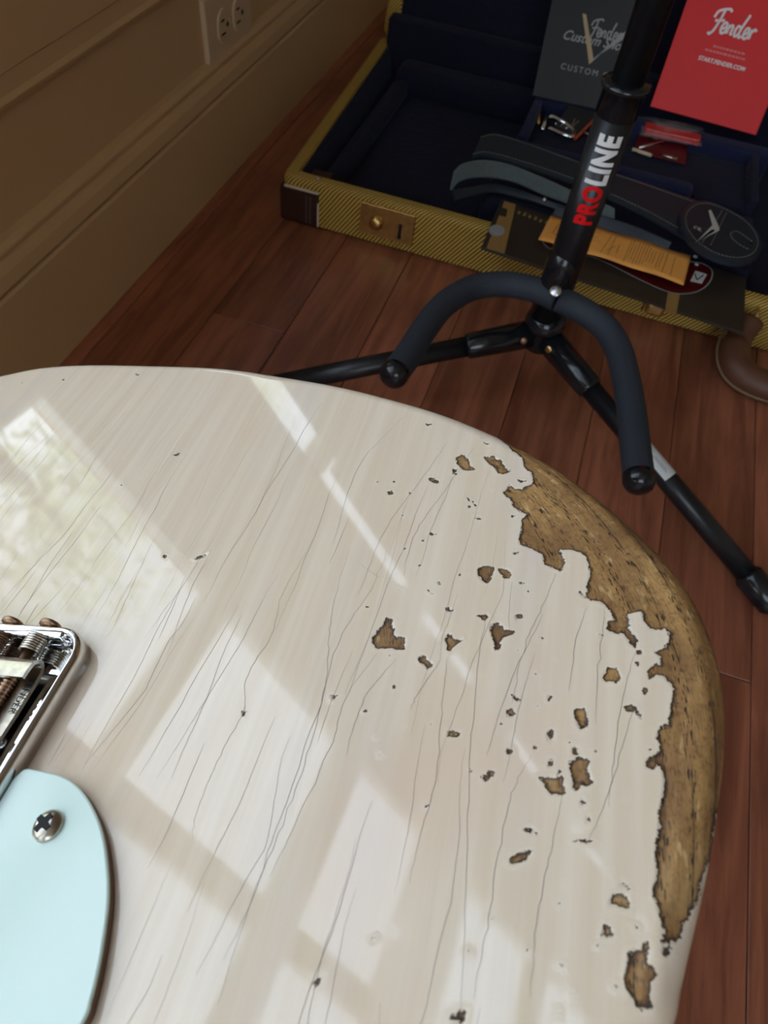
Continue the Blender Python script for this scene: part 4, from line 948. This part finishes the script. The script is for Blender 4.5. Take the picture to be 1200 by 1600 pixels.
# end tab
def tabpts(z): return [(1065, 357, z), (1063, 335, z), (1078, 318, z), (1102, 314, z), (1135, 325, z), (1168, 345, z), (1187, 368, z), (1190, 390, z), (1176, 406, z), (1148, 410, z), (1112, 400, z), (1082, 380, z)]
cen_ = sv(1127, 362, .090)
S3 = spline([sv(*p) for p in tabpts(.090)] + [sv(*tabpts(.090)[0])], 6)[:-1]
bm = bmesh.new(); top = [bm.verts.new(v) for v in S3]; topi = [bm.verts.new(v.lerp(cen_, .06) + Vector((0, 0, .0012))) for v in S3]; bot = [bm.verts.new(v - Vector((0, 0, .005))) for v in S3]; n = len(S3)
for k in range(n): bm.faces.new((top[k], top[(k + 1) % n], topi[(k + 1) % n], topi[k])); bm.faces.new((top[k], bot[k], bot[(k + 1) % n], top[(k + 1) % n]))
bm.faces.new(topi); bm.faces.new(bot[::-1]); tab = obj('strap_tab', bm, M_strap, sp_)
lift = Vector((0, 0, .0014))
stitch([v.lerp(cen_, .12) for v in S3] + [S3[0].lerp(cen_, .12)], [v.lerp(cen_, .12) for v in S3] + [S3[0].lerp(cen_, .12)], .5, parent=tab)
for a_, b_ in (((1128, 330, .0905), (1096, 382, .0905)), ((1134, 334, .0905), (1108, 388, .0905))): stitch([sv(*a_), sv(*b_)], [sv(*a_), sv(*b_)], .5, parent=tab)
sl = spline([sv(*p, .0905) for p in [(1168, 391), (1155, 384), (1143, 374), (1141, 366), (1150, 363), (1162, 370), (1178, 382)]], 5); stitch(sl, sl, .5, parent=tab)
bm = bmesh.new(); q = sv(1173, 381, .0916); tube(bm, [q, q + Vector((0, 0, .0004))], .0022, 12); obj('button_hole', bm, M_dark, tab)
bm = bmesh.new()
def tri(a, b, c): bm.faces.new([bm.verts.new(sv(*p, .0925)) for p in (a, b, c)])
for P4 in ([(1107, 329), (1111, 328), (1124, 356), (1113, 352)], [(1113, 352), (1124, 356), (1124, 360), (1086, 380)], [(1086, 380), (1112, 358), (1118, 360), (1100, 372)]): bm.faces.new([bm.verts.new(sv(*p, .0925)) for p in P4])
obj('emblem', bm, M_pearl, tab)
bm = bmesh.new(); ribbon_strokes(bm, [[(0, 0), (.2, .5), (.4, .2), (.5, .6), (.7, .2)], [(.1, .8), (.5, 1.0), (.8, .7)]], .12, frame(sv(1096, 362, .0926), sv(1106, 342, .0926) - sv(1096, 362, .0926), sv(1090, 355, .0926) - sv(1096, 362, .0926)) @ Matrix.Diagonal((.009, .009, 1, 1)), 0.0); obj('emblem_script', bm, M_pearl, tab)
bm = bmesh.new(); disc(bm, sv(851, 312, .078), (-.2, -.6, .7), .0022, .002, 12); obj('rivet', bm, M_nickel, gy, True)

# small accessories in the compartment
zc = .0525
def wp(px, py, z): return Vector(tuple(map(float, at(px, py, z))))
def rod(name, a, b, r, mat, label, cat):
    o = bmesh.new(); A0, B0 = wp(*a), wp(*b); tube(o, [Vector(), B0 - A0], r, 10); q = obj(name, o, mat, None, True); q.location = A0; return tag(q, label, cat)
rod('brass_pin', (841, 194, .056), (842, 169, .060), .0028, M_brass, 'small brass pin at the left end of the case compartment', 'pin')
rod('steel_rod', (847, 203, .058), (858, 173, .062), .0026, M_chrome, 'thin bright steel rod between the brass pin and chrome clip', 'rod')
ck = thing('chrome_clip', 'bent shiny chrome clip lying in front of the small black packet', 'clip', tuple(wp(855, 200, zc)))
bm = bmesh.new(); q0 = wp(855, 200, zc); loopP = [wp(*p) - q0 for p in [(858, 200, .060), (875, 208, .060), (893, 214, .060), (897, 205, .062), (888, 196, .064), (873, 187, .066), (862, 182, .066), (860, 185, .064)]]
tube(bm, spline(loopP, 5), .0029, 10); obj('wire_frame', bm, M_chrome, ck, True)
for px in (868, 876, 884): bm = bmesh.new(); disc(bm, wp(px, 196 + (px - 868) * .45, .059) - q0, (0, -.3, 1), .0022, .003, 10, dome=.001); obj('stud', bm, M_chrome, ck, True)
pk = thing('black_packet', 'small black packet with a faint gold V and orange edge in the compartment', 'packet', tuple(wp(900, 190, zc)))
q0 = wp(900, 190, zc); P4 = [wp(*p) - q0 for p in [(890, 163, .072), (934, 178, .070), (899, 213, .060), (868, 195, .062)]]
bm = bmesh.new(); b_ = [bm.verts.new(p) for p in P4]; t_ = [bm.verts.new(p - Vector((0, 0, .006))) for p in P4]; bm.faces.new(b_); bm.faces.new(t_[::-1])
for k in range(4): bm.faces.new((b_[k], b_[(k + 1) % 4], t_[(k + 1) % 4], t_[k]))
obj('packet_body', bm, M_blackcard, pk)
bm = bmesh.new(); tube(bm, [P4[1] + Vector((0, -.001, -.003)), P4[2] + Vector((0, -.001, -.003))], .0020, 8); obj('orange_edge', bm, M_orangeplastic, pk)
Mq = frame(P4[3], P4[2] - P4[3], P4[0] - P4[3]); bm = bmesh.new(); ribbon_strokes(bm, [[(.012, .026), (.019, .008)], [(.019, .008), (.018, .027)]], .0012, Mq, .0006); obj('gold_emblem', bm, M_goldink, pk)
rod('metal_strip', (911, 206, .060), (935, 219, .058), .0022, M_steel, 'short bright steel strip just left of the stand pole, in the compartment', 'tool')
rod('steel_key', (998, 231, .062), (1037, 221, .064), .0016, M_steel, 'bent steel key lying on the red card right of the pole', 'key')
rod('cream_strip', (988, 233, .058), (1018, 243, .058), .0022, M_cream, 'cream plastic strip at the front of the compartment, beside the pole', 'strip')
quad_card('red_card', [wp(1000, 205, .0575), wp(1075, 226, .0575), wp(1071, 256, .0575), wp(990, 236, .0575)], .001, simple('maroon_card', srgb(92, 14, 22), .4), 'dark red card lying flat under the clear bag in the compartment', 'card')
bg_ = thing('plastic_bag', 'crinkled clear plastic bag holding red plastic, right of the pole in the compartment', 'bag', tuple(wp(1050, 205, zc)))
q0 = wp(1050, 205, zc); bm = bmesh.new(); nu, nv_ = 18, 8
TL, TR, BR, BL = [wp(*p) - q0 for p in [(1004, 181, .064), (1098, 198, .064), (1096, 229, .064), (1000, 212, .064)]]
gv = []
for i in range(nu + 1):
    row = []
    for j in range(nv_ + 1):
        u, v = i / nu, j / nv_; p = (TL * (1 - u) + TR * u) * (1 - v) + (BL * (1 - u) + BR * u) * v
        row.append(bm.verts.new(p + Vector((0, 0, .009 * math.sin(PI * v) * (.35 + .65 * math.sin(PI * min(1, u * 1.05))) + random.uniform(-.0012, .0012)))))
    gv.append(row)
for i in range(nu):
    for j in range(nv_): bm.faces.new((gv[i][j], gv[i + 1][j], gv[i + 1][j + 1], gv[i][j + 1]))
obj('bag_film', bm, M_bag, bg_)
bm = bmesh.new(); prism(bm, rrect(0, .074, 0, .020, .004), -.003, .004, bev=.001, M=frame(wp(1006, 205, .066) - q0, wp(1090, 224, .066) - wp(1006, 205, .066), (0, 1, 0))); obj('red_insert', bm, simple('red_insert', srgb(190, 62, 58), .3, noise=.4, nscale=100), bg_)
rod('steel_screw', (1035, 243, .060), (1058, 249, .060), .0022, M_nickel, 'small silver screw lying at the front right of the red card', 'screw')
bpy.context.view_layer.update()
